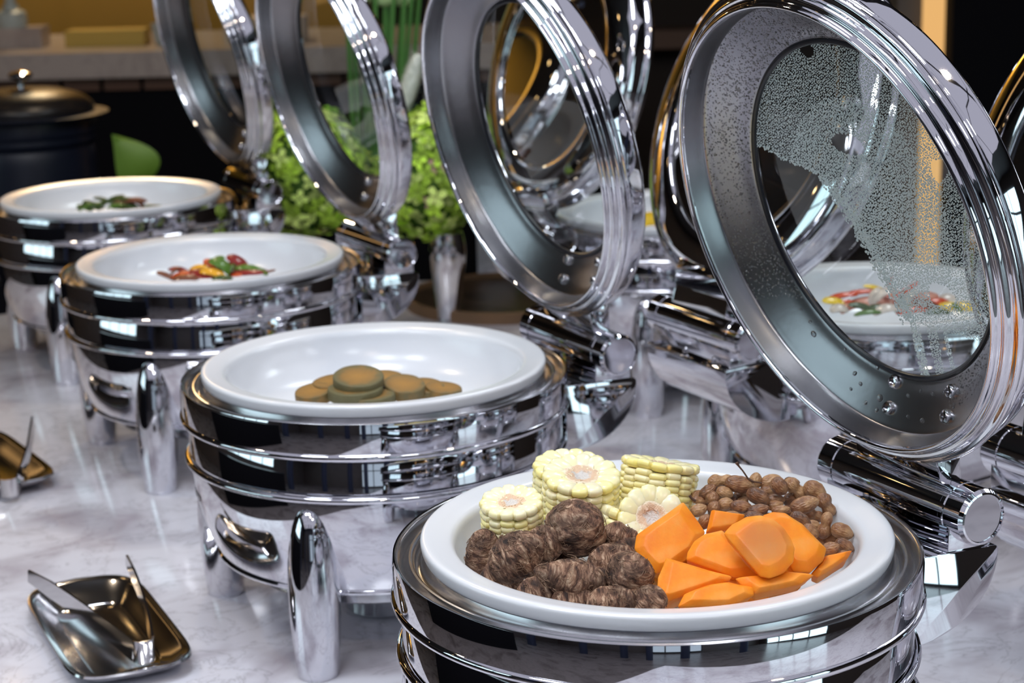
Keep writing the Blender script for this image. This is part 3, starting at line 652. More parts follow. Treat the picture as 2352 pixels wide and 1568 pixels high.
# --- peanuts
m, N, L, b = new_mat('boiled peanut shell')
tc = N.new('ShaderNodeTexCoord'); mp = N.new('ShaderNodeMapping'); mp.inputs['Scale'].default_value = (150, 420, 420); L.new(tc.outputs['Object'], mp.inputs['Vector'])
vo = N.new('ShaderNodeTexVoronoi'); vo.feature = 'DISTANCE_TO_EDGE'; vo.inputs['Scale'].default_value = 1; L.new(mp.outputs[0], vo.inputs['Vector'])
n0 = N.new('ShaderNodeTexNoise'); n0.inputs['Scale'].default_value = 110; n0.inputs['Detail'].default_value = 5; L.new(tc.outputs['Object'], n0.inputs['Vector'])
oi = N.new('ShaderNodeObjectInfo')
r1 = ramp(N, [(0.3, (0.10, 0.044, 0.026)), (0.5, (0.27, 0.125, 0.058)), (0.7, (0.46, 0.27, 0.13))])
av = N.new('ShaderNodeMath'); av.operation = 'MULTIPLY_ADD'; L.new(oi.outputs['Random'], av.inputs[0]); av.inputs[1].default_value = 0.32; av.inputs[2].default_value = -0.16
a3 = N.new('ShaderNodeMath'); L.new(av.outputs[0], a3.inputs[0]); L.new(n0.outputs['Fac'], a3.inputs[1]); L.new(a3.outputs[0], r1.inputs[0]); L.new(r1.outputs[0], b.inputs['Base Color'])
b.inputs['Roughness'].default_value = 0.42
bp = N.new('ShaderNodeBump'); bp.inputs['Strength'].default_value = 0.55; bp.inputs['Distance'].default_value = 0.0022; L.new(vo.outputs['Distance'], bp.inputs['Height']); L.new(bp.outputs[0], b.inputs['Normal'])
M['peanut'] = m
M['stalk'] = mat('dry peanut stalk', (0.09, 0.045, 0.03), 0.7)
def pnut(two, seed):
    nu, nv = 22, 26; V = []; Fc = []
    for j in range(nv + 1):
        ph = -PI / 2 + PI * j / nv; t = math.sin(ph); r = max(0.0, math.cos(ph)) ** 0.85
        if two: r *= (1 - 0.30 * math.exp(-((t - 0.08) / 0.28) ** 2)) * (1 + 0.12 * math.exp(-((t + 0.55) / 0.3) ** 2))
        else: r *= (1 - 0.30 * max(0, t) ** 1.5) * (1 - 0.06 * math.exp(-((t + 0.1) / 0.2) ** 2))
        for i in range(nu):
            th = 2 * PI * i / nu; q = Vector((t, math.cos(th), math.sin(th)))
            k = 1 + 0.07 * noise.noise(q * 1.8 + Vector((seed * 5, 0, 0))) + 0.03 * noise.noise(q * 5 + Vector((0, seed, 0)))
            V.append((t * (1 + 0.04 * (j == nv)), r * k * math.cos(th), r * k * math.sin(th)))
    for j in range(nv):
        for i in range(nu): Fc.append((j * nu + i, j * nu + (i + 1) % nu, (j + 1) * nu + (i + 1) % nu, (j + 1) * nu + i))
    return V, Fc
def peanut(x, y, la, lb, ang, two, depth, label, back=0.0):
    """x, y in the zoomed crop of the photo (2.76 x, origin 1500,1000); la, lb half length and half width there"""
    px, py = 1500 + x / 2.76, 1000 + y / 2.76; s = depth / F_PX / 2.76
    V, Fc = pnut(two, random.randrange(99)); V = [(a * la * s * (1.22 if not two else 1.15), b_ * lb * s * 1.06, c * lb * s * 1.06) for a, b_, c in V]
    o = mk('peanut', V, Fc, 'peanut', smooth=180, loc=at(px, py, y=depth)); a = math.radians(ang)
    o.rotation_euler = Vector((1, 0, 0)).rotation_difference(Vector((math.cos(a), back, math.sin(a)))).to_euler()
    return tag(o, label, 'peanut', 'boiled peanuts in the nearest bowl')
PN = [(430, 288, 78, 46, 4, 1, 1.520, 'long two-lobed peanut at the top left of the heap'), (550, 310, 84, 58, -12, 0, 1.505, 'big glossy peanut on top, where the dry stalk stands'),
 (650, 285, 46, 44, 80, 0, 1.530, 'small round peanut on top, right of the stalk'), (745, 292, 62, 48, 20, 0, 1.530, 'plump peanut at the top middle of the heap'),
 (800, 322, 56, 54, -50, 0, 1.505, 'peanut with a pointed end just below the top middle'), (905, 335, 80, 50, -42, 1, 1.515, 'slanting two-lobed peanut at the top right'),
 (880, 292, 44, 30, -10, 0, 1.550, 'pale peanut peeping out at the back of the heap'), (1028, 350, 70, 60, -35, 0, 1.510, 'large upper lobe peanut at the right shoulder of the heap'),
 (1098, 440, 78, 52, -62, 1, 1.495, 'long peanut hanging down the right side by the bowl wall'), (350, 358, 58, 46, 40, 0, 1.515, 'peanut at the left edge, below the two-lobed one'),
 (378, 402, 44, 46, 80, 0, 1.495, 'orange-brown round peanut near the left edge'), (455, 362, 48, 40, -20, 0, 1.500, 'small dull peanut left of centre'),
 (460, 432, 44, 42, 10, 0, 1.485, 'small netted peanut in the second row'), (386, 456, 40, 42, 60, 0, 1.480, 'small brown peanut above the orange block, left'),
 (290, 412, 42, 28, -20, 0, 1.510, 'thin dark peanut touching the corn'), (290, 472, 48, 44, 20, 0, 1.480, 'peanut in the corner between corn and sweet potato'),
 (560, 452, 62, 44, -8, 0, 1.480, 'brown oval peanut in the middle of the second row'), (668, 388, 70, 54, -30, 0, 1.490, 'large ribbed oval peanut in the centre of the heap'),
 (778, 404, 52, 36, -5, 0, 1.510, 'dull peanut right of the large ribbed one'), (668, 470, 62, 38, 10, 0, 1.475, 'dark reddish peanut below the large ribbed one'),
 (770, 442, 50, 32, 10, 0, 1.495, 'low peanut in the gap right of centre'), (960, 440, 82, 58, 18, 0, 1.480, 'large pale ribbed peanut at the right of centre'),
 (938, 535, 66, 46, -35, 0, 1.455, 'grey-brown peanut beside the broad orange slab'), (1000, 606, 52, 42, -40, 0, 1.440, 'tan peanut below the grey-brown one'),
 (1092, 570, 84, 46, 78, 1, 1.455, 'upright two-lobed peanut on the right slope'), (1200, 608, 66, 54, -25, 0, 1.450, 'tan wrinkled peanut farthest to the right'),
 (1125, 716, 52, 44, 20, 0, 1.425, 'dark peanut low on the right, above the orange sliver'), (1215, 698, 58, 44, -30, 0, 1.435, 'split looking peanut at the lower right corner'),
 (325, 545, 46, 42, 60, 0, 1.455, 'peanut behind the large pointed orange slab'), (810, 470, 52, 30, 5, 0, 1.475, 'reddish brown peanut just above the orange slab'),
 (1020, 570, 46, 34, -20, 0, 1.465, 'small brown peanut between the right hand ones'), (1190, 752, 44, 26, 15, 0, 1.425, 'dark peanut tucked lowest at the right'),
 (860, 480, 50, 40, 0, 0, 1.500, 'shadowed peanut right of the centre gap'), (1020, 505, 60, 44, -20, 1, 1.495, 'shadowed peanut in the dark right hollow'), (880, 400, 54, 46, 30, 0, 1.520, 'shadowed peanut under the slanting one'),
 (560, 385, 50, 42, 20, 0, 1.515, 'shadowed peanut under the glossy one'), (1130, 650, 50, 40, 30, 0, 1.460, 'shadowed peanut on the lower right slope'), (730, 350, 46, 40, 0, 0, 1.525, 'shadowed peanut under the top middle'),
 (500, 520, 60, 46, 0, 0, 1.47, 'peanut hidden beneath the second row'), (640, 520, 60, 46, 0, 0, 1.47, 'peanut hidden under the orange slice edge')]
random.seed(4)
for i in range(26):
    t = i / 25; PN.append((300 + 900 * t, 420 + 330 * t ** 1.6 + random.uniform(-40, 60), 60, 46, random.uniform(-60, 60), i % 3 == 0, 1.525 - 0.07 * t, 'shadowed brown peanut in the lower layer of the heap'))
for (x, y, la, lb, ang, two, d, lab) in PN:
    o = peanut(x, y, la, lb, ang, two, d, lab)
    if 'glossy peanut on top' in lab:
        pts = [at(1500 + a / 2.76, 1000 + b_ / 2.76, y=1.503) - o.location for a, b_ in ((640, 295), (600, 270), (570, 225), (545, 195), (530, 172))]
        k = mk('stalk', *tube(pts, [.0009, .0008, .0007, .0008, .0016], 7), 'stalk'); k.parent = o; R_ = o.rotation_euler.to_matrix().inverted(); k.rotation_euler = R_.to_euler()
        pts = [at(1500 + a / 2.76, 1000 + b_ / 2.76, y=1.495) - o.location for a, b_ in ((600, 275), (640, 292), (690, 300))]
        k2 = mk('stalk', *tube(pts, .0007, 7), 'stalk'); k2.parent = o; k2.rotation_euler = R_.to_euler()
    if 'touching the corn' in lab:
        pts = [at(1500 + a / 2.76, 1000 + b_ / 2.76, y=1.495) - o.location for a, b_ in ((230, 380), (248, 402), (270, 415))]
        k = mk('stalk', *tube(pts, .0011, 7), 'stalk'); k.parent = o; k.rotation_euler = o.rotation_euler.to_matrix().inverted().to_euler()

# ================================================================= FOOD IN THE OTHER BOWLS
m, N, L, b = new_mat('green fried cake')
tc = N.new('ShaderNodeTexCoord'); sx = N.new('ShaderNodeSeparateXYZ'); L.new(tc.outputs['Object'], sx.inputs[0])
cb = N.new('ShaderNodeCombineXYZ'); L.new(sx.outputs[0], cb.inputs[0]); L.new(sx.outputs[1], cb.inputs[1])
ln = N.new('ShaderNodeVectorMath'); ln.operation = 'LENGTH'; L.new(cb.outputs[0], ln.inputs[0])
nz = N.new('ShaderNodeTexNoise'); nz.inputs['Scale'].default_value = 90; nz.inputs['Detail'].default_value = 6; L.new(tc.outputs['Object'], nz.inputs['Vector'])
ad = N.new('ShaderNodeMath'); ad.operation = 'MULTIPLY_ADD'; L.new(nz.outputs['Fac'], ad.inputs[0]); ad.inputs[1].default_value = 0.018; L.new(ln.outputs['Value'], ad.inputs[2])
r1 = ramp(N, [(0.0, (0.38, 0.19, 0.035)), (0.026, (0.26, 0.14, 0.035)), (0.034, (0.12, 0.105, 0.045)), (0.05, (0.13, 0.13, 0.065))]); L.new(ad.outputs[0], r1.inputs[0])
L.new(r1.outputs[0], b.inputs['Base Color']); b.inputs['Roughness'].default_value = 0.6
bp = N.new('ShaderNodeBump'); bp.inputs['Strength'].default_value = 0.7; bp.inputs['Distance'].default_value = 0.002; L.new(nz.outputs['Fac'], bp.inputs['Height']); L.new(bp.outputs[0], b.inputs['Normal'])
M['cake'] = m
CK = [(824, 873, 1.985, 61, (0.05, -0.20, 1), 'topmost green cake on the pile, its browned face tilted forward'), (816, 900, 1.975, 66, (0.0, -0.05, 1), 'green cake lying directly under the topmost one'),
      (762, 884, 2.005, 42, (-0.10, -0.10, 1), 'green cake half covered behind the topmost one, left side'), (722, 906, 1.985, 40, (-0.1, -0.15, 1), 'leftmost green cake, flat on the bowl'),
      (928, 890, 2.00, 50, (0.12, -0.22, 1), 'browned green cake just right of the pile top'), (886, 874, 2.03, 24, (0.1, -0.1, 1), 'green cake whose edge peeps out behind the top one'),
      (978, 894, 2.02, 34, (0.1, -0.15, 1), 'brown cake second from the right'), (1018, 899, 2.015, 32, (0.12, -0.05, 1), 'brown cake farthest to the right'),
      (850, 916, 1.97, 60, (0, 0, 1), 'green cake at the very bottom of the pile')]
for i, (x, y, d, rp, ax, lab) in enumerate(CK):
    R = max(0.021, rp * d / F_PX); h = 0.0115
    P = smoothprof([(0, -h / 2), (R * .90, -h / 2), (R * .985, -h * .38), (R, 0), (R * .985, h * .36), (R * .93, h / 2), (R * .6, h * .44), (0, h * .42)], 3)
    V, Fc = lathe(P, 40); V = [Vector(v) * (1 + 0.035 * noise.noise(Vector(v) * 60 + Vector((i * 9, 0, 0)))) for v in V]
    o = mk('green_cake', V, Fc, 'cake', smooth=60, loc=at(x, y, y=d)); o.rotation_euler = frame(ax)
    tag(o, lab, 'cake', 'flat green cakes in the second bowl')
for nm, c, r in (('pred', (0.22, 0.012, 0.01), .3), ('pyel', (0.72, 0.36, 0.015), .3), ('pgreen', (0.075, 0.17, 0.015), .35), ('porange', (0.50, 0.07, 0.012), .3), ('pbrown', (0.16, 0.045, 0.018), .45),
                 ('pdkgreen', (0.035, 0.07, 0.012), .4), ('pwhite', (0.62, 0.55, 0.50), .3), ('ppink', (0.62, 0.28, 0.20), .3), ('pbright', (0.80, 0.55, 0.03), .3), ('pverm', (0.60, 0.07, 0.015), .3)):
    M[nm] = mat(nm[1:] + ' vegetable', c, r, var=0.25, vscale=60, Coat_Weight=0.4)
def strip(px, py, d, ln_, wd, ang, curl, m, back=0.0, name='pepper_strip'):
    """curved slice of vegetable"""
    n, k = 12, 5; V = []; Fc = []
    L_ = 1.25 * ln_ * d / F_PX; W = 1.4 * wd * d / F_PX
    for side in (0, 1):
        for i in range(n + 1):
            t = -1 + 2 * i / n; wl = W * math.sqrt(max(0.02, 1 - t ** 4 * 0.98))
            for j in range(k + 1):
                s = -1 + 2 * j / k; th = 0.0022 if side else 0
                V.append((t * L_, s * wl, -curl * L_ * t * t + 0.25 * W * (1 - s * s) - th * (1 - 0.6 * abs(t))))
    st = (n + 1) * (k + 1)
    for i in range(n):
        for j in range(k):
            a = i * (k + 1) + j; f = (a, a + k + 1, a + k + 2, a + 1); Fc.append(f); Fc.append(tuple(q + st for q in f[::-1]))
    bd = [i * (k + 1) for i in range(n + 1)] + [n * (k + 1) + j for j in range(1, k + 1)] + [i * (k + 1) + k for i in range(n - 1, -1, -1)] + [j for j in range(k - 1, 0, -1)]
    for a, c in zip(bd, bd[1:] + bd[:1]): Fc.append((a, c, c + st, a + st))
    o = mk(name, V, Fc, m, smooth=60, loc=at(px, py, y=d)); a = math.radians(ang)
    x = Vector((math.cos(a), back, math.sin(a))).normalized(); y = Vector((0.25, 1, 0.35)); y = (y - x * y.dot(x)).normalized(); z = x.cross(y)
    o.rotation_euler = Matrix((x, y, z)).transposed().to_euler(); return o
def scatter_food(items, d, name, cat, where, grp, names):
    byc = {}
    for it in items: byc.setdefault(it[5], []).append(it)
    for c, li in byc.items():
        li.sort(key=lambda q: q[0])
        for i, (px, py, ln_, wd, ang, c_, curl, dd) in enumerate(li):
            o = strip(px, py, d + dd, ln_, wd, ang, curl, c_, name=name)
            pos = 'only' if len(li) == 1 else ords[i]
            tag(o, '%s, %s %s' % (names[c], 'the only one' if pos == 'only' else pos + ' from the left', where), cat, grp)
Cf = lambda x, y: (340 + x / 7.35, 570 + y / 7.35)
cp = []
for x, y, l, w_, a, c, cu, dd in [(300, 440, 18, 6, -25, 'pbrown', .2, .0), (430, 380, 16, 6, 40, 'pbrown', .3, .01), (520, 340, 20, 6, -10, 'pred', .3, .02), (560, 430, 20, 9, 10, 'porange', .2, -.01), (700, 400, 22, 8, 20, 'pred', .3, .0),
     (850, 300, 18, 6, 5, 'pyel', .3, .02), (960, 260, 12, 7, 40, 'pdkgreen', .3, .03), (1060, 240, 14, 9, -30, 'porange', .3, .03), (900, 400, 26, 10, -5, 'pred', .2, -.01), (1130, 400, 28, 9, -20, 'pyel', .35, -.02), (720, 480, 8, 4, 0, 'pgreen', .3, -.03),
     (1180, 160, 13, 8, 10, 'pgreen', .3, .02), (1270, 270, 26, 13, -35, 'pgreen', .35, .0), (1380, 390, 16, 9, 70, 'pgreen', .3, -.01), (1430, 200, 8, 7, -60, 'porange', .2, .02), (1540, 210, 24, 12, -35, 'pred', .3, .02), (1000, 450, 30, 8, 0, 'pred', .2, -.02),
     (1750, 320, 32, 8, -12, 'pgreen', .3, .0), (1650, 400, 34, 8, 2, 'pred', .1, -.01), (1900, 370, 16, 6, -8, 'pred', .2, .01), (1500, 440, 10, 4, 5, 'porange', .2, -.02), (2080, 370, 8, 2.5, 10, 'pbrown', .1, .0), (1250, 480, 20, 6, 0, 'pdkgreen', .2, -.03),
     (1150, 330, 26, 10, 0, 'pbrown', .2, .03), (620, 480, 26, 8, 0, 'pbrown', .2, -.03), (1400, 300, 30, 14, 0, 'pbrown', .2, .03)]:
    X, Y = Cf(x, y); cp.append((X, Y, l, w_, a, c, cu, dd))
scatter_food(cp, 2.61, 'pepper_strip', 'pepper', 'in the third bowl', 'stir fried peppers in the third bowl',
             {'pbrown': 'brown fried pepper strip', 'pred': 'dark red pepper strip', 'porange': 'orange-red pepper strip', 'pyel': 'yellow pepper strip', 'pdkgreen': 'dark green pepper bit', 'pgreen': 'bright green pepper strip'})
random.seed(21)
dp = []
for i in range(34):
    t = random.uniform(-1, 1); hgt = (1 - abs(t) ** 1.5) * 28; X = 272 + t * 86; Y = 476 - random.uniform(0, 1) * hgt
    dp.append((X, Y, random.uniform(12, 24), random.uniform(4, 7), random.uniform(-35, 35), random.choice(['pgreen', 'pdkgreen', 'pgreen', 'pdkgreen', 'pbrown']), .25, random.uniform(-.04, .05)))
scatter_food(dp, 3.25, 'leafy_green', 'vegetable', 'in the farthest left bowl', 'green stir fry in the farthest bowl', {'pgreen': 'light green leaf piece', 'pdkgreen': 'dark green leaf piece', 'pbrown': 'reddish brown meat strip'})
fp = []; Ff = lambda x, y: (1840 + x / 5.113, 580 + y / 5.113)
for x, y, l, w_, a, c, cu, dd in [(400, 560, 24, 10, -10, 'pbright', .2, .03), (480, 490, 30, 7, 8, 'pverm', .2, .04), (700, 450, 44, 6, 5, 'pverm', .2, .05), (560, 620, 20, 13, 20, 'ppink', .4, .0), (450, 640, 18, 12, 0, 'pwhite', .4, -.02), (650, 600, 26, 6, -25, 'pverm', .2, -.01),
     (720, 620, 26, 8, -15, 'pdkgreen', .2, -.02), (780, 690, 26, 6, 5, 'pgreen', .2, -.04), (830, 490, 18, 14, 60, 'pwhite', .4, .02), (940, 470, 24, 14, 30, 'pwhite', .4, .01), (870, 400, 22, 5, -15, 'pbright', .2, .03), (1030, 360, 15, 6, 70, 'pverm', .1, .02),
     (1060, 510, 18, 12, 80, 'ppink', .4, .0), (1000, 640, 26, 12, 10, 'pwhite', .4, -.03), (900, 640, 24, 10, 0, 'pdkgreen', .3, -.02), (1150, 480, 30, 9, -5, 'pverm', .2, .04), (1160, 560, 20, 9, 80, 'pdkgreen', .2, .0), (1250, 520, 22, 14, 50, 'pwhite', .4, .0),
     (1280, 400, 18, 7, 40, 'pverm', .2, .02), (1320, 500, 24, 9, -40, 'pverm', .2, .01), (1300, 660, 30, 9, 5, 'pverm', .2, -.03), (1230, 640, 22, 8, 10, 'pgreen', .2, -.02), (1480, 600, 26, 12, -10, 'pbrown', .2, -.01), (1450, 500, 26, 12, 10, 'ppink', .3, .02), (1600, 560, 22, 10, 0, 'pverm', .2, .01),
     (1700, 520, 20, 10, 10, 'pwhite', .3, .02), (1760, 620, 28, 13, 0, 'pbright', .3, -.01), (1850, 640, 14, 7, -40, 'pgreen', .3, -.02), (1950, 620, 30, 14, -5, 'pbright', .3, .0), (1600, 680, 26, 8, 0, 'pdkgreen', .2, -.03), (850, 560, 50, 14, 0, 'ppink', .2, .04), (1350, 590, 50, 16, 0, 'ppink', .2, .04)]:
    X, Y = Ff(x, y); fp.append((X, Y, l, w_, a, c, cu, dd))
scatter_food(fp, 2.27, 'salad_piece', 'seafood salad', 'in the seafood salad', 'seafood salad in the right row bowl',
             {'pbright': 'yellow pepper slice', 'pverm': 'orange-red shell or pepper slice', 'ppink': 'pink shrimp', 'pwhite': 'white shrimp curl', 'pdkgreen': 'dark green stem slice', 'pgreen': 'light green slice', 'pbrown': 'brown slice'})
ep = [(1500, 500, 40, 22, 5, 'pbright', .2, .0), (1560, 498, 30, 20, -5, 'pbright', .25, .01), (1525, 508, 26, 10, 30, 'pverm', .2, -.02), (1600, 502, 30, 18, 0, 'pbright', .2, .0), (1640, 500, 30, 16, 10, 'pbright', .2, .01), (1575, 512, 20, 10, 0, 'porange', .2, -.03)]
scatter_food(ep, 2.93, 'fruit_slice', 'fruit', 'in the far right bowl', 'fruit in the far right bowl', {'pbright': 'yellow fruit slice', 'pverm': 'red fruit slice', 'porange': 'orange fruit slice'})

# ================================================================= TONG TRAYS
M['traysteel'] = mat('tray steel', (0.74, 0.73, 0.74), 0.13, 1)
def tray_outline(hx, hy, bulge, n=72):
    P = []
    for i in range(n):
        a = 2 * PI * i / n; c, s = math.cos(a), math.sin(a); e = 2 / 7.0
        x = hx * math.copysign(abs(c) ** e, c); y = hy * math.copysign(abs(s) ** e, s)
        x += bulge * (1 - (y / hy) ** 2) * (1 if x > 0 else 0.45) * min(1, abs(x) / hx) ** 3 * (1 if x > 0 else -1)
        P.append((x, y))
    return P
def make_tray():
    root = empty('tong_tray', (0, 0, TT)); 
    loops = [(0.1215, 0.060, 0.0, 0.020), (0.1205, 0.059, 0.0, 0.0225), (0.116, 0.0545, 0.0, 0.0215), (0.113, 0.0515, 0.0, 0.0195), (0.104, 0.043, -0.2, 0.009), (0.092, 0.036, -0.7, 0.0055), (0.090, 0.0345, -0.7, 0.0035), (0.0895, 0.034, -0.7, 0.0030)]
    n = 72; V = []; Fc = []
    for hx, hy, k, z in loops:
        V += [(x, y, z) for x, y in tray_outline(hx, hy, 0.020 * (1 + k), n)]
    m_ = len(loops)
    V += [(x, y, 0.0) for x, y in tray_outline(0.094, 0.038, 0.008, n)] + [(x, y, 0.012) for x, y in tray_outline(0.114, 0.053, 0.019, n)]
    order = list(range(m_)); 
    for j in range(m_ - 1):
        for i in range(n): Fc.append((j * n + i, j * n + (i + 1) % n, (j + 1) * n + (i + 1) % n, (j + 1) * n + i))
    Fc.append(tuple((m_ - 1) * n + i for i in range(n)))
    for a, c in ((0, m_ + 1), (m_ + 1, m_)):
        for i in range(n): Fc.append((c * n + i, c * n + (i + 1) % n, a * n + (i + 1) % n, a * n + i))
    Fc.append(tuple(m_ * n + i for i in range(n))[::-1])
    V = [(x, y, z * 0.82) for x, y, z in V]; o = mk('tray_pan', V, Fc, 'traysteel', root, smooth=50)
    return root
def make_tongs(J, T1, T2):
    """folding V of thin upright steel blades; J the bend, T1/T2 tips (room coordinates, blade centre lines)"""
    root = empty('serving_tongs', J); th = 0.0013
    def blade(A, B, h0, h1, nm='blade'):
        d = (B - A); l = d.length; d.normalize(); up = Vector((0, 0, 1)); up = (up - d * up.dot(d)).normalized(); sd = d.cross(up)
        V = []; Fc = []; n = 10
        for i in range(n + 1):
            t = i / n; hh = h0 + (h1 - h0) * min(1, t * 2.2) if t < 0.8 else h1 * (1 - (t - 0.8) * 1.5); hh = max(hh, 0.002)
            c = A + d * l * t + sd * 0.004 * math.sin(t * PI)
            for a, b_ in ((-1, -1), (1, -1), (1, 1), (-1, 1)): V.append(c + sd * th * a + up * hh * b_ * 0.5)
        for i in range(n):
            for k in range(4): Fc.append((i * 4 + k, i * 4 + (k + 1) % 4, i * 4 + 4 + (k + 1) % 4, i * 4 + 4 + k))
        Fc += [(3, 2, 1, 0), tuple(n * 4 + k for k in range(4))]
        return mk(nm, [Vector(v) - J for v in V], Fc, 'steelblade', root, smooth=25)
    ax = ((T1 + T2) / 2 - J); ax.z = 0; ax.normalize(); sd = Vector((-ax.y, ax.x, 0)); r = 0.011
    s1 = 1 if (T1 - J).dot(sd) > 0 else -1
    A = J + ax * 0.004 + sd * r * s1; B = J + ax * 0.004 - sd * r * s1
    V = []; Fc = []; n = 16
    for i in range(n + 1):
        a = -0.1 + (PI + 0.2) * i / n; c = J + ax * 0.004 + sd * s1 * r * math.cos(a) - ax * r * math.sin(a); rd = (c - J - ax * 0.004).normalized()
        for q, z in ((1, -1), (1, 1), (-1, 1), (-1, -1)): V.append(c + rd * th * q + Vector((0, 0, 0.0125 * z)) - J)
    for i in range(n):
        for k in range(4): Fc.append((i * 4 + k, i * 4 + (k + 1) % 4, i * 4 + 4 + (k + 1) % 4, i * 4 + 4 + k))
    Fc += [(3, 2, 1, 0), tuple(n * 4 + k for k in range(4))]
    mk('spring_bend', V, Fc, 'steelblade', root, smooth=40)
    blade(A, T1, 0.025, 0.021); blade(B, T2, 0.025, 0.021)
    return root
M['steelblade'] = mat('tong steel', (0.70, 0.69, 0.70), 0.09, 1)
t1 = make_tray(); TRc = at(246, 1452, z=-0.280); tdir = math.atan2(0.235, -0.108)
t1.scale = (1.12, 1.12, 1.12); t1.location = (TRc.x, TRc.y, TT); t1.rotation_euler = (0, 0, tdir)
tag(t1, 'small steel tray holding tongs, in the lower left corner of the photo', 'tray', 'steel tong trays')
J = at(333, 1492, z=-0.268); T1 = at(66, 1322, z=-0.235); T2 = at(291, 1285, z=-0.212)
g1 = make_tongs(J, T1, T2); tag(g1, 'open steel tongs lying in the nearer tray', 'tongs', 'steel serving tongs')
t2_ = copy_tree(t1); t2_.location = (TRc.x - 0.305, TRc.y + 0.640, TT); t2_.rotation_euler = (0, 0, tdir + 0.12); tag(t2_, 'steel tray with tongs cut off by the left edge of the photo', 'tray', 'steel tong trays')
g2 = copy_tree(g1); g2.location = at(20, 1118, z=-0.268); g2.rotation_euler = (0, 0, -0.35); tag(g2, 'steel tongs in the tray at the left edge', 'tongs', 'steel serving tongs')

# ================================================================= FLOWERS, RISER, TRAY AT THE FAR END
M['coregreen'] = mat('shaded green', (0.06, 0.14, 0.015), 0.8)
M['pet1'] = mat('lime hydrangea petal', (0.42, 0.68, 0.05), 0.6, var=0.35, vscale=25, Subsurface_Weight=0.0)
M['pet2'] = mat('pale green hydrangea petal', (0.60, 0.78, 0.20), 0.6, var=0.25, vscale=25)
M['pet3'] = mat('pinkish hydrangea petal', (0.50, 0.32, 0.26), 0.6, var=0.2, vscale=25)
for q_ in ('pet1', 'pet2'):
    Nq, Lq = M[q_].node_tree.nodes, M[q_].node_tree.links; src_ = Nq['Principled BSDF'].inputs['Base Color'].links[0].from_socket
    oq = Nq.new('ShaderNodeObjectInfo'); hq = Nq.new('ShaderNodeHueSaturation'); mq = Nq.new('ShaderNodeMapRange'); mq.inputs[3].default_value = 0.5; mq.inputs[4].default_value = 1.35
    Lq.new(oq.outputs['Random'], mq.inputs[0]); Lq.new(mq.outputs[0], hq.inputs['Value']); Lq.new(src_, hq.inputs['Color']); Lq.new(hq.outputs[0], Nq['Principled BSDF'].inputs['Base Color'])
M['stem'] = mat('fresh green stem', (0.06, 0.19, 0.03), 0.45, var=0.3, vscale=10)
M['dkleaf'] = mat('dark leaf', (0.02, 0.06, 0.03), 0.6, var=0.3)
def floret_mesh():
    V = []; Fc = []
    for k in range(4):
        a = k * PI / 2; ca, sa = math.cos(a), math.sin(a); b0 = len(V)
        for x, y, z in [(0.05, 0, 0), (0.45, -0.36, 0.10), (0.45, 0.36, 0.10), (0.5, 0, 0.02), (0.95, -0.30, 0.02), (0.95, 0.30, 0.02), (1.08, 0, -0.08)]:
            V.append((x * ca - y * sa, x * sa + y * ca, z + (0.06 if k % 2 else 0)))
        Fc += [tuple(b0 + q for q in f) for f in ((0, 1, 3), (0, 3, 2), (1, 4, 6, 3), (3, 6, 5, 2))]
    return V, Fc
FM = {}
def hydrangea(c, rx, rz, n, label, seed):
    random.seed(seed); root = empty('hydrangea', c)
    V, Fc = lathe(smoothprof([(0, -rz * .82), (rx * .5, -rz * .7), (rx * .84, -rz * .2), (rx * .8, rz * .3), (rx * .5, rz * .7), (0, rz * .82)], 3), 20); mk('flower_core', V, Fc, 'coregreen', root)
    zb = max(-rz - 0.14, TT + 0.012 - c.z); mk('stem', *tube([(0, 0, -rz * .7), (0.005, 0.01, (zb - rz) / 2), (0.01, 0.02, zb)], 0.006, 8), 'stem', root)
    for i in range(n):
        z = 1 - 2 * (i + 0.5) / n; th = i * 2.39996 + random.uniform(-.2, .2); rr = math.sqrt(1 - z * z)
        d = Vector((rr * math.cos(th), rr * math.sin(th), z)); bump_ = 1 + 0.13 * noise.noise(d * 2.6 + Vector((seed, 0, 0))) + random.uniform(-.04, .04)
        p = Vector((d.x * rx, d.y * rx, d.z * rz)) * bump_ * 0.96
        mk_ = random.choice(['pet1', 'pet1', 'pet1', 'pet2', 'pet2']) if random.random() > 0.03 else 'pet3'
        s = random.uniform(0.0155, 0.0215)
        if mk_ not in FM: FM[mk_] = mk('floret', *floret_mesh(), mk_, root, smooth=0); o = FM[mk_]
        else: o = inst('floret', FM[mk_], root, (0, 0, 0))
        o.location = p; o.scale = (s, s, s); dd = (d + Vector((random.uniform(-.45, .45), random.uniform(-.45, .45), random.uniform(-.3, .45)))).normalized()
        o.rotation_euler = (dd.to_track_quat('Z', 'X') @ Matrix.Rotation(random.uniform(0, 6), 3, 'Z').to_quaternion()).to_euler()
    return tag(root, label, 'flower', 'green hydrangea heads behind the chafing dishes')
hydrangea(at(708, 393, y=3.55), 0.106, 0.126, 240, 'big lime green hydrangea head left of the third lid', 3)
hydrangea(at(985, 400, y=3.50), 0.094, 0.126, 240, 'lime green hydrangea head between the second and third lids', 5)
hydrangea(at(1178, 420, y=3.75), 0.085, 0.120, 180, 'green hydrangea head seen through the second lid window', 7)
hydrangea(at(850, 470, y=3.72), 0.080, 0.095, 120, 'green hydrangea head hidden low behind the third lid', 9)
# silver footed vase below the right-hand head
vz = at(1033, 735, z=-0.29); vz.z = TT
vv = mk('footed_vase', *lathe(smoothprof([(0.0, 0.0), (0.022, 0.0), (0.023, 0.01), (0.027, 0.06), (0.033, 0.11), (0.034, 0.14), (0.030, 0.165), (0.026, 0.17), (0.0, 0.165)], 4), 40), 'chrome', smooth=50, loc=vz)
tag(vv, 'slim tapering silver vase under the right hydrangea head', 'vase')
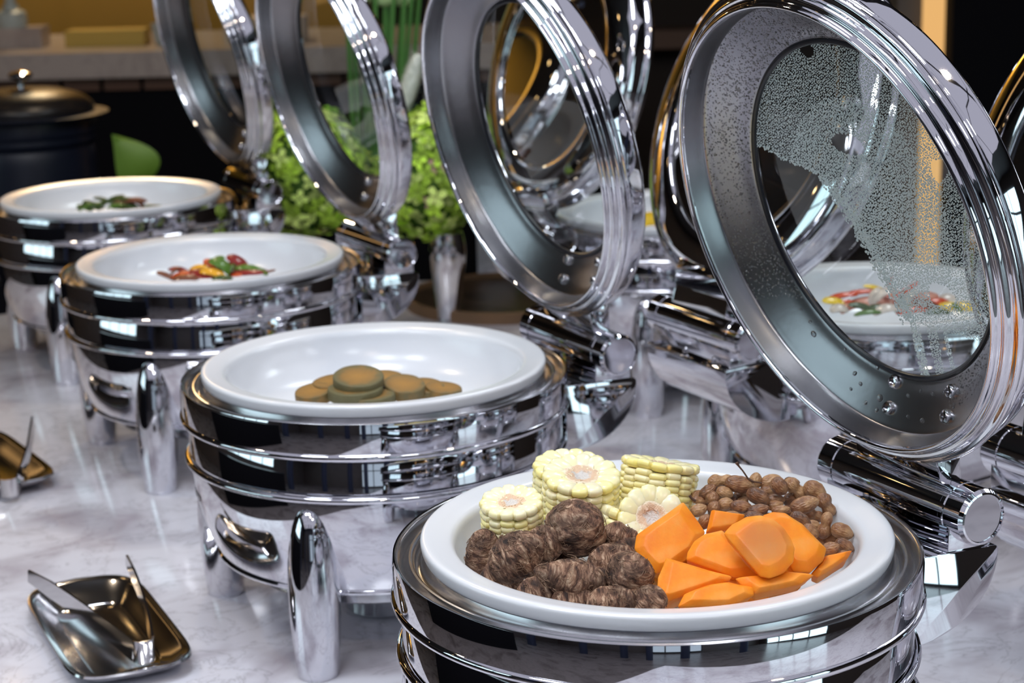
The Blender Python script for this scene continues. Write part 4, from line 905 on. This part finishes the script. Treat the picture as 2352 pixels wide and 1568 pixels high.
# planter box with upright green stalks
pl = at(880, 560, y=3.95); 
px_ = empty('planter_box', (pl.x, pl.y, TT)); MB().box((-0.16, -0.10, 0), (0.20, 0.12, 0.17)).mk('box_wall', 'black', px_, smooth=0)
MB().box((-0.15, -0.09, 0.17), (0.19, 0.11, 0.175)).mk('soil', 'dkleaf', px_, smooth=0)
tag(px_, 'black planter box hidden behind the hydrangeas', 'planter')
ST = [(792, 0.9), (806, 1.0), (823, 1.0), (845, 1.1), (862, 1.0), (880, 1.2), (897, 1.0), (915, 1.1), (930, 0.9), (948, 1.0), (966, 1.0), (838, 0.9), (905, 0.9)]
BL = {3: 1, 5: 1, 7: 1, 9: 0}
M['lily'] = mat('pale green bloom', (0.45, 0.62, 0.30), 0.5, var=0.2)
for i, (x, s) in enumerate(ST):
    d = 3.92 + 0.035 * (i % 4) - 0.04; base = at(x + (880 - x) * 0.45, 560, y=d); base.z = TT + 0.165
    top = at(x, -60 + (i * 37) % 50, y=d)
    if i in (3, 5, 7): top = at((830, 885, 925)[(3, 5, 7).index(i)], 2, y=d)
    root = empty('flower_stalk', base); v = top - base
    mk('stalk', *tube([(0, 0, 0), tuple(v * 0.4 + Vector((0.004 * (i % 3 - 1), 0, 0))), tuple(v)], [0.0058 * s, 0.0052 * s, 0.0045 * s], 8), 'stem', root)
    if i in (3, 5, 7):
        V, Fc = lathe(smoothprof([(0.006, -0.012), (0.020, -0.004), (0.026, 0.02), (0.022, 0.055), (0.030, 0.085), (0.038, 0.10)], 3), 16); 
        V = [(x_ * (1 + 0.18 * math.sin(5 * math.atan2(y_, x_))), y_ * (1 + 0.18 * math.sin(5 * math.atan2(y_, x_))), z_) for x_, y_, z_ in V]
        mk('bloom', V, Fc, 'lily', root, smooth=60, loc=tuple(v))
        tag(root, 'green stalk topped by a pale green bloom, the %s of three from the left' % ords[(3, 5, 7).index(i)], 'flower', 'tall green stalks')
    else: tag(root, 'tall plain green stalk behind the hydrangeas, %s from the left' % ords[sorted([q[0] for n_, q in enumerate(ST) if n_ not in (3, 5, 7)]).index(x)], 'flower', 'plain green stalks')
# plume flowers
M['plume'] = mat('whitish plume', (0.66, 0.70, 0.66), 0.8, var=0.3, vscale=120)
M['plumegreen'] = mat('blue green plume leaf', (0.10, 0.20, 0.16), 0.7, var=0.4, vscale=60)
for i, (x0, y0_, x1, y1_, r_, d) in enumerate([(920, 270, 962, 125, 0.020, 3.70), (990, 285, 1003, 165, 0.019, 3.66), (846, 190, 838, 105, 0.015, 3.75)]):
    a, b_ = at(x0, y0_, y=d), at(x1, y1_, y=d); ax = b_ - a; root = empty('plume_flower', a)
    pts = [ax * t for t in np.linspace(0, 1, 9)]; mk('spike', *tube(pts, [r_ * (0.75 + 0.5 * math.sin(PI * t)) * (1 if t < .9 else .6) * 0.7 for t in np.linspace(0, 1, 9)], 12), 'plume', root)
    mb = MB()
    for q in range(420):
        t = random.random(); th = random.uniform(0, 2 * PI); o_ = ax.orthogonal().normalized(); s_ = ax.normalized().cross(o_); dr = (o_ * math.cos(th) + s_ * math.sin(th)); rr = r_ * (0.75 + 0.5 * math.sin(PI * t)) * 0.7
        c_ = ax * t + dr * rr; e = dr * 0.007 + ax.normalized() * 0.006; sd = dr.cross(ax).normalized() * 0.0013; mb.add([c_ - sd, c_ + sd, c_ + e], [(0, 1, 2)])
    f = mb.mk('bristle', 'plume', root, smooth=0); f['kind'] = 'stuff'
    base = Vector((a.x + 0.02 - (0.02 if i == 2 else 0.05), a.y + 0.05, TT + 0.17)) - a
    mk('stem', *tube([(0, 0, 0), tuple(base * 0.5), tuple(base)], 0.0035, 6), 'stem', root)
    mb = MB()
    for q in range(60):
        th = random.uniform(0, 2 * PI); t = random.uniform(-0.55, 0.15); c_ = ax * t; e = Vector((math.cos(th) * 0.045, math.sin(th) * 0.03, random.uniform(0.01, 0.05))); sd = Vector((-e.y, e.x, 0)).normalized() * 0.0022
        mb.add([c_ - sd, c_ + sd, c_ + e], [(0, 1, 2)])
    f = mb.mk('needle_leaves', 'plumegreen', root, smooth=0); f['kind'] = 'stuff'
    tag(root, ['large whitish plume flower behind the right hydrangea', 'whitish plume flower hugging the left edge of the second lid', 'small whitish plume flower behind the third lid'][i], 'flower', 'whitish plume flowers')
# marble riser and dark wooden board
rp = at(1138, 640, z=-0.29); ri = MB().box((-0.045, -0.04, 0), (0.04, 0.04, 0.20)).mk('marble_riser', 'marble', smooth=0, loc=(rp.x, rp.y + 0.10, TT)); tag(ri, 'pale marble block standing behind the second chafing dish', 'display riser')
M['darkwood'] = mat('dark brown wood', (0.022, 0.013, 0.008), 0.35, var=0.4, vscale=8); M['woodedge'] = mat('light wood edge', (0.16, 0.09, 0.045), 0.5, var=0.3, vscale=12)
bp_ = at(1160, 700, z=-0.29); bd = empty('serving_board', (bp_.x, bp_.y + 0.02, TT), ROW)
mk('board', *lathe([(0, 0), (0.19, 0), (0.192, 0.012), (0.186, 0.013), (0, 0.013)], 64), 'darkwood', bd); mk('board_rim', *lathe([(0.186, 0.012), (0.186, 0.022), (0.194, 0.022), (0.194, 0.0)], 64), 'woodedge', bd)
tag(bd, 'round dark wooden board with a lighter rim behind the second chafing dish', 'board')

# ================================================================= BACKGROUND
cn = struct(empty('trim_20', (0, 0, 0)))
# black draped side table with the soup kettle
sbd = empty('added_black_box', (-3.1, 1.2, 0)); MB().box((-0.35, -1.3, 0), (0.35, 1.3, 0.98)).mk('black_box_body', 'black', sbd, smooth=0); MB().box((-0.37, -1.32, 0.98), (0.37, 1.32, 1.0)).mk('black_box_top', 'frame', sbd, smooth=0)  # unseen black box added to give the steel dark reflections
tag(sbd, 'long black box added out of view, mirrored in the dish bodies', 'added box')
sd_t = MB().box((-2.4, 4.15, 0), (-0.35, 4.95, 0.84)).mk('side_table', 'black', smooth=0); tag(sd_t, 'black draped side table behind the left row', 'table')
kp = at(60, 330, y=4.55); kt = empty('soup_kettle', (kp.x, kp.y, 0.84))
M['smoked'] = mat('smoked dark steel', (0.01, 0.009, 0.01), 0.3, 0, Specular_IOR_Level=0.3)
M['kblack'] = mat('blue black enamel', (0.006, 0.009, 0.02), 0.35)
mk('kettle_body', *lathe(smoothprof([(0, 0), (0.15, 0), (0.165, 0.03), (0.165, 0.20), (0.16, 0.235), (0.168, 0.245), (0.168, 0.262), (0.172, 0.268), (0.172, 0.300), (0.166, 0.305)], 3), 48), 'kblack', kt, smooth=40)
mk('kettle_rim', *lathe([(0.165, 0.303), (0.20, 0.306), (0.202, 0.311), (0.165, 0.314)], 48, closed=True), M['kblack'], kt)
kl = mk('kettle_lid', *lathe(smoothprof([(0.168, 0.312), (0.166, 0.330), (0.14, 0.352), (0.08, 0.368), (0.0, 0.373)], 4), 48), 'smoked', kt)
mk('lid_knob', *lathe(smoothprof([(0.008, 0.372), (0.008, 0.388), (0.026, 0.396), (0.026, 0.408), (0, 0.414)], 3), 24), 'chrome', kl)
tag(kt, 'black soup kettle with a shiny lid at the left edge', 'soup kettle')
# bright leaf and dark red glass
lp_ = at(285, 405, y=4.30); V = [(0, 0, 0)] ; 
nL = 14; V = []; Fc = []
for s in (0, 1):
    for i in range(nL + 1):
        t = i / nL; wv = 0.075 * max(0.0, math.sin(PI * min(1, t * 0.97 + 0.02))) ** 0.8
        V += [(-wv * 0.15 * (1 - t), 0.002 * s, t * 0.13), (wv * 0.5, 0.002 * s - 0.010 * math.sin(PI * t), t * 0.13), (wv, 0.002 * s + 0.01, t * 0.125)]
st = 3 * (nL + 1)
for i in range(nL):
    for j in range(2):
        a = i * 3 + j; f = (a, a + 1, a + 4, a + 3); Fc.append(f); Fc.append(tuple(q + st for q in f[::-1]))
lr = empty('standing_leaf', (lp_.x, lp_.y, 0.84))
lf = mk('leaf_blade', V, Fc, mat('bright leaf', (0.11, 0.22, 0.02), 0.5, var=0.25, vscale=15), lr, smooth=60, loc=(0, 0, lp_.z - 0.045 - 0.84)); lf.rotation_euler = (0, -0.15, 0); lf.scale = (1.25, 1, 1.1)
mk('leaf_stem', *tube([(0, 0, 0), (0, 0, lp_.z - 0.04 - 0.84)], 0.005, 8), 'stem', lr)
tag(lr, 'bright green leaf standing up behind the farthest left bowl', 'leaf')
M['wine'] = mat('dark red glass', (0.03, 0.004, 0.006), 0.08)
gp = at(455, 372, y=3.98)
o = mk('red_glass_bowl', *lathe(smoothprof([(0, 0), (0.025, 0.0), (0.03, 0.01), (0.06, 0.05), (0.066, 0.10), (0.058, 0.135), (0.054, 0.135), (0.060, 0.10), (0.05, 0.05), (0, 0.02)], 3), 40), 'wine', smooth=60, loc=(gp.x, gp.y, TT))
tag(o, 'dark red glass bowl behind the farthest chafing dish', 'bowl')
# stone topped bar counter
cl, cr_ = at(0, 165, y=6.3), at(1600, 110, y=6.3)
ct = empty('bar_counter', (0, 6.3, 0)); cz = at(300, 178, y=6.3).z
MB().box((-3.2, 0, cz), (0.45, 0.9, cz + 0.085)).mk('counter_top', 'counterstone', ct, smooth=0)
MB().box((-3.15, 0.06, 0), (0.42, 0.85, cz)).mk('counter_front', 'black', ct, smooth=0)
for i in range(26): MB().box((-3.1 + i * 0.135, 0.045, cz - 0.045), (-3.1 + i * 0.135 + 0.12, 0.06, cz)).mk('trim_slat', mat('counter slat', (0.10, 0.045, 0.025), 0.5) if i == 0 else bpy.data.materials['counter slat'], ct, smooth=0)
tag(ct, 'dark bar counter with a stone top across the back left', 'counter')
ctz = cz + 0.085
gw = MB().box((-4.2, 0, 0), (-0.62, 0.05, 3.2)).mk('wall_gold', mat('gold wall panel', (0.50, 0.27, 0.03), 0.45, var=0.15, vscale=1.5), smooth=0, loc=(0, 7.6, 0)); struct(gw)
def lamp_at(loc, e, col, size, rot=(0, 0, 0), name='wall_wash'):
    l = bpy.data.lights.new(name, 'AREA'); l.energy = e; l.color = col; l.size = size; o = bpy.data.objects.new(name, l); C.objects.link(o); o.location = loc; o.rotation_euler = rot; return o
lamp_at((-1.6, 7.42, 3.05), 30, (1.0, 0.80, 0.5), 0.3, (0.12, 0, 0))
# things on the counter
a = at(92, 110, y=6.6); o = MB().box((-0.24, -0.05, 0), (0.10, 0.08, 0.07)).mk('stone_plinth', 'counterstone', smooth=0, loc=(at(40, 130, y=6.6).x, 6.6, ctz)); tag(o, 'low brown stone plinth on the counter, far left', 'plinth')
pp = empty('lamp_post', (at(28, 60, y=6.6).x, 6.6, ctz + 0.07))
M['post'] = mat('pale enamel', (0.40, 0.45, 0.45), 0.4)
mk('base', *lathe(smoothprof([(0, 0), (0.05, 0.0), (0.05, 0.05), (0.03, 0.06), (0.024, 0.08)], 2), 24), 'post', pp); mk('post', *lathe([(0.018, 0.07), (0.018, 0.6), (0, 0.6)], 16), 'post', pp); tag(pp, 'pale lamp post on the counter at the far left top', 'lamp')
o = MB().box((-0.13, -0.07, 0), (0.14, 0.07, 0.055)).mk('box', mat('yellow light on box', (0.46, 0.31, 0.06), 0.5), smooth=0, loc=(at(248, 120, y=6.6).x, 6.6, ctz)); tag(o, 'low box on the counter behind the farthest bowl, yellow light in its colour', 'box')  # box colour includes the yellow light falling on it
o = mk('cup', *lathe(smoothprof([(0, 0), (0.025, 0), (0.035, 0.03), (0.04, 0.07), (0.036, 0.07), (0.03, 0.03), (0, 0.01)], 3), 24), 'post', smooth=60, loc=(at(378, 115, y=6.55).x, 6.55, ctz)); tag(o, 'small pale cup on the counter beside the yellow-lit box', 'cup')
o = MB().box((-0.10, -0.08, 0), (0.17, 0.10, 0.085)).mk('box', mat('pale box', (0.55, 0.45, 0.36), 0.5), smooth=0, loc=(at(590, 105, y=6.6).x, 6.6, ctz)); tag(o, 'pale stone coloured box on the counter right of the farthest lid', 'box')
# brown band behind the second lid, lit column on the right
MB().box((0.34, 0, at(1450, 112, y=8.8).z), (0.98, 0.25, at(1450, 70, y=8.8).z)).mk('shelf', mat('tan shelf', (0.20, 0.12, 0.085), 0.5), smooth=0, loc=(0, 8.75, 0)); tag(bpy.data.objects['shelf'], 'narrow tan shelf edge high behind the second and first lids', 'shelf')
p0, p1 = at(2058, 200, y=6.0), at(2122, 200, y=6.0)
o = MB().box((p0.x, 0, 0), (p1.x, 0.25, 3.2)).mk('column', mat('grey stone column', (0.085, 0.075, 0.07), 0.6, var=0.6, vscale=6), smooth=0, loc=(0, 6.0, 0)); tag(o, 'grey stone column behind the steamy lid', 'column')
p0, p1 = at(2122, 200, y=5.95), at(2166, 200, y=5.95)
o = MB().box((p0.x, 0, 0), (p1.x, 0.05, 3.19)).mk('light_strip', emis('amber light strip', (1.0, 0.56, 0.20), 0.95), smooth=0, loc=(0, 5.95, 0)); tag(o, 'glowing amber vertical light strip at the top right', 'light')
o = MB().box((p1.x, 0, 0), (p1.x + 1.6, 0.3, 3.19)).mk('partition', 'black', smooth=0, loc=(0, 5.85, 0)); tag(o, 'black partition panel filling the top right corner', 'partition')
bpy.data.objects.remove(cn)

o = MB().box((-0.06, 0, 0.0), (0.06, 0.05, 3.19)).mk('light_strip', bpy.data.materials['amber light strip'], smooth=0, loc=(-2.9, 5.15, 0)); tag(o, 'amber light strip added left of the picture, mirrored in the dishes', 'light')  # out-of-view strip added for the orange line mirrored on the steel
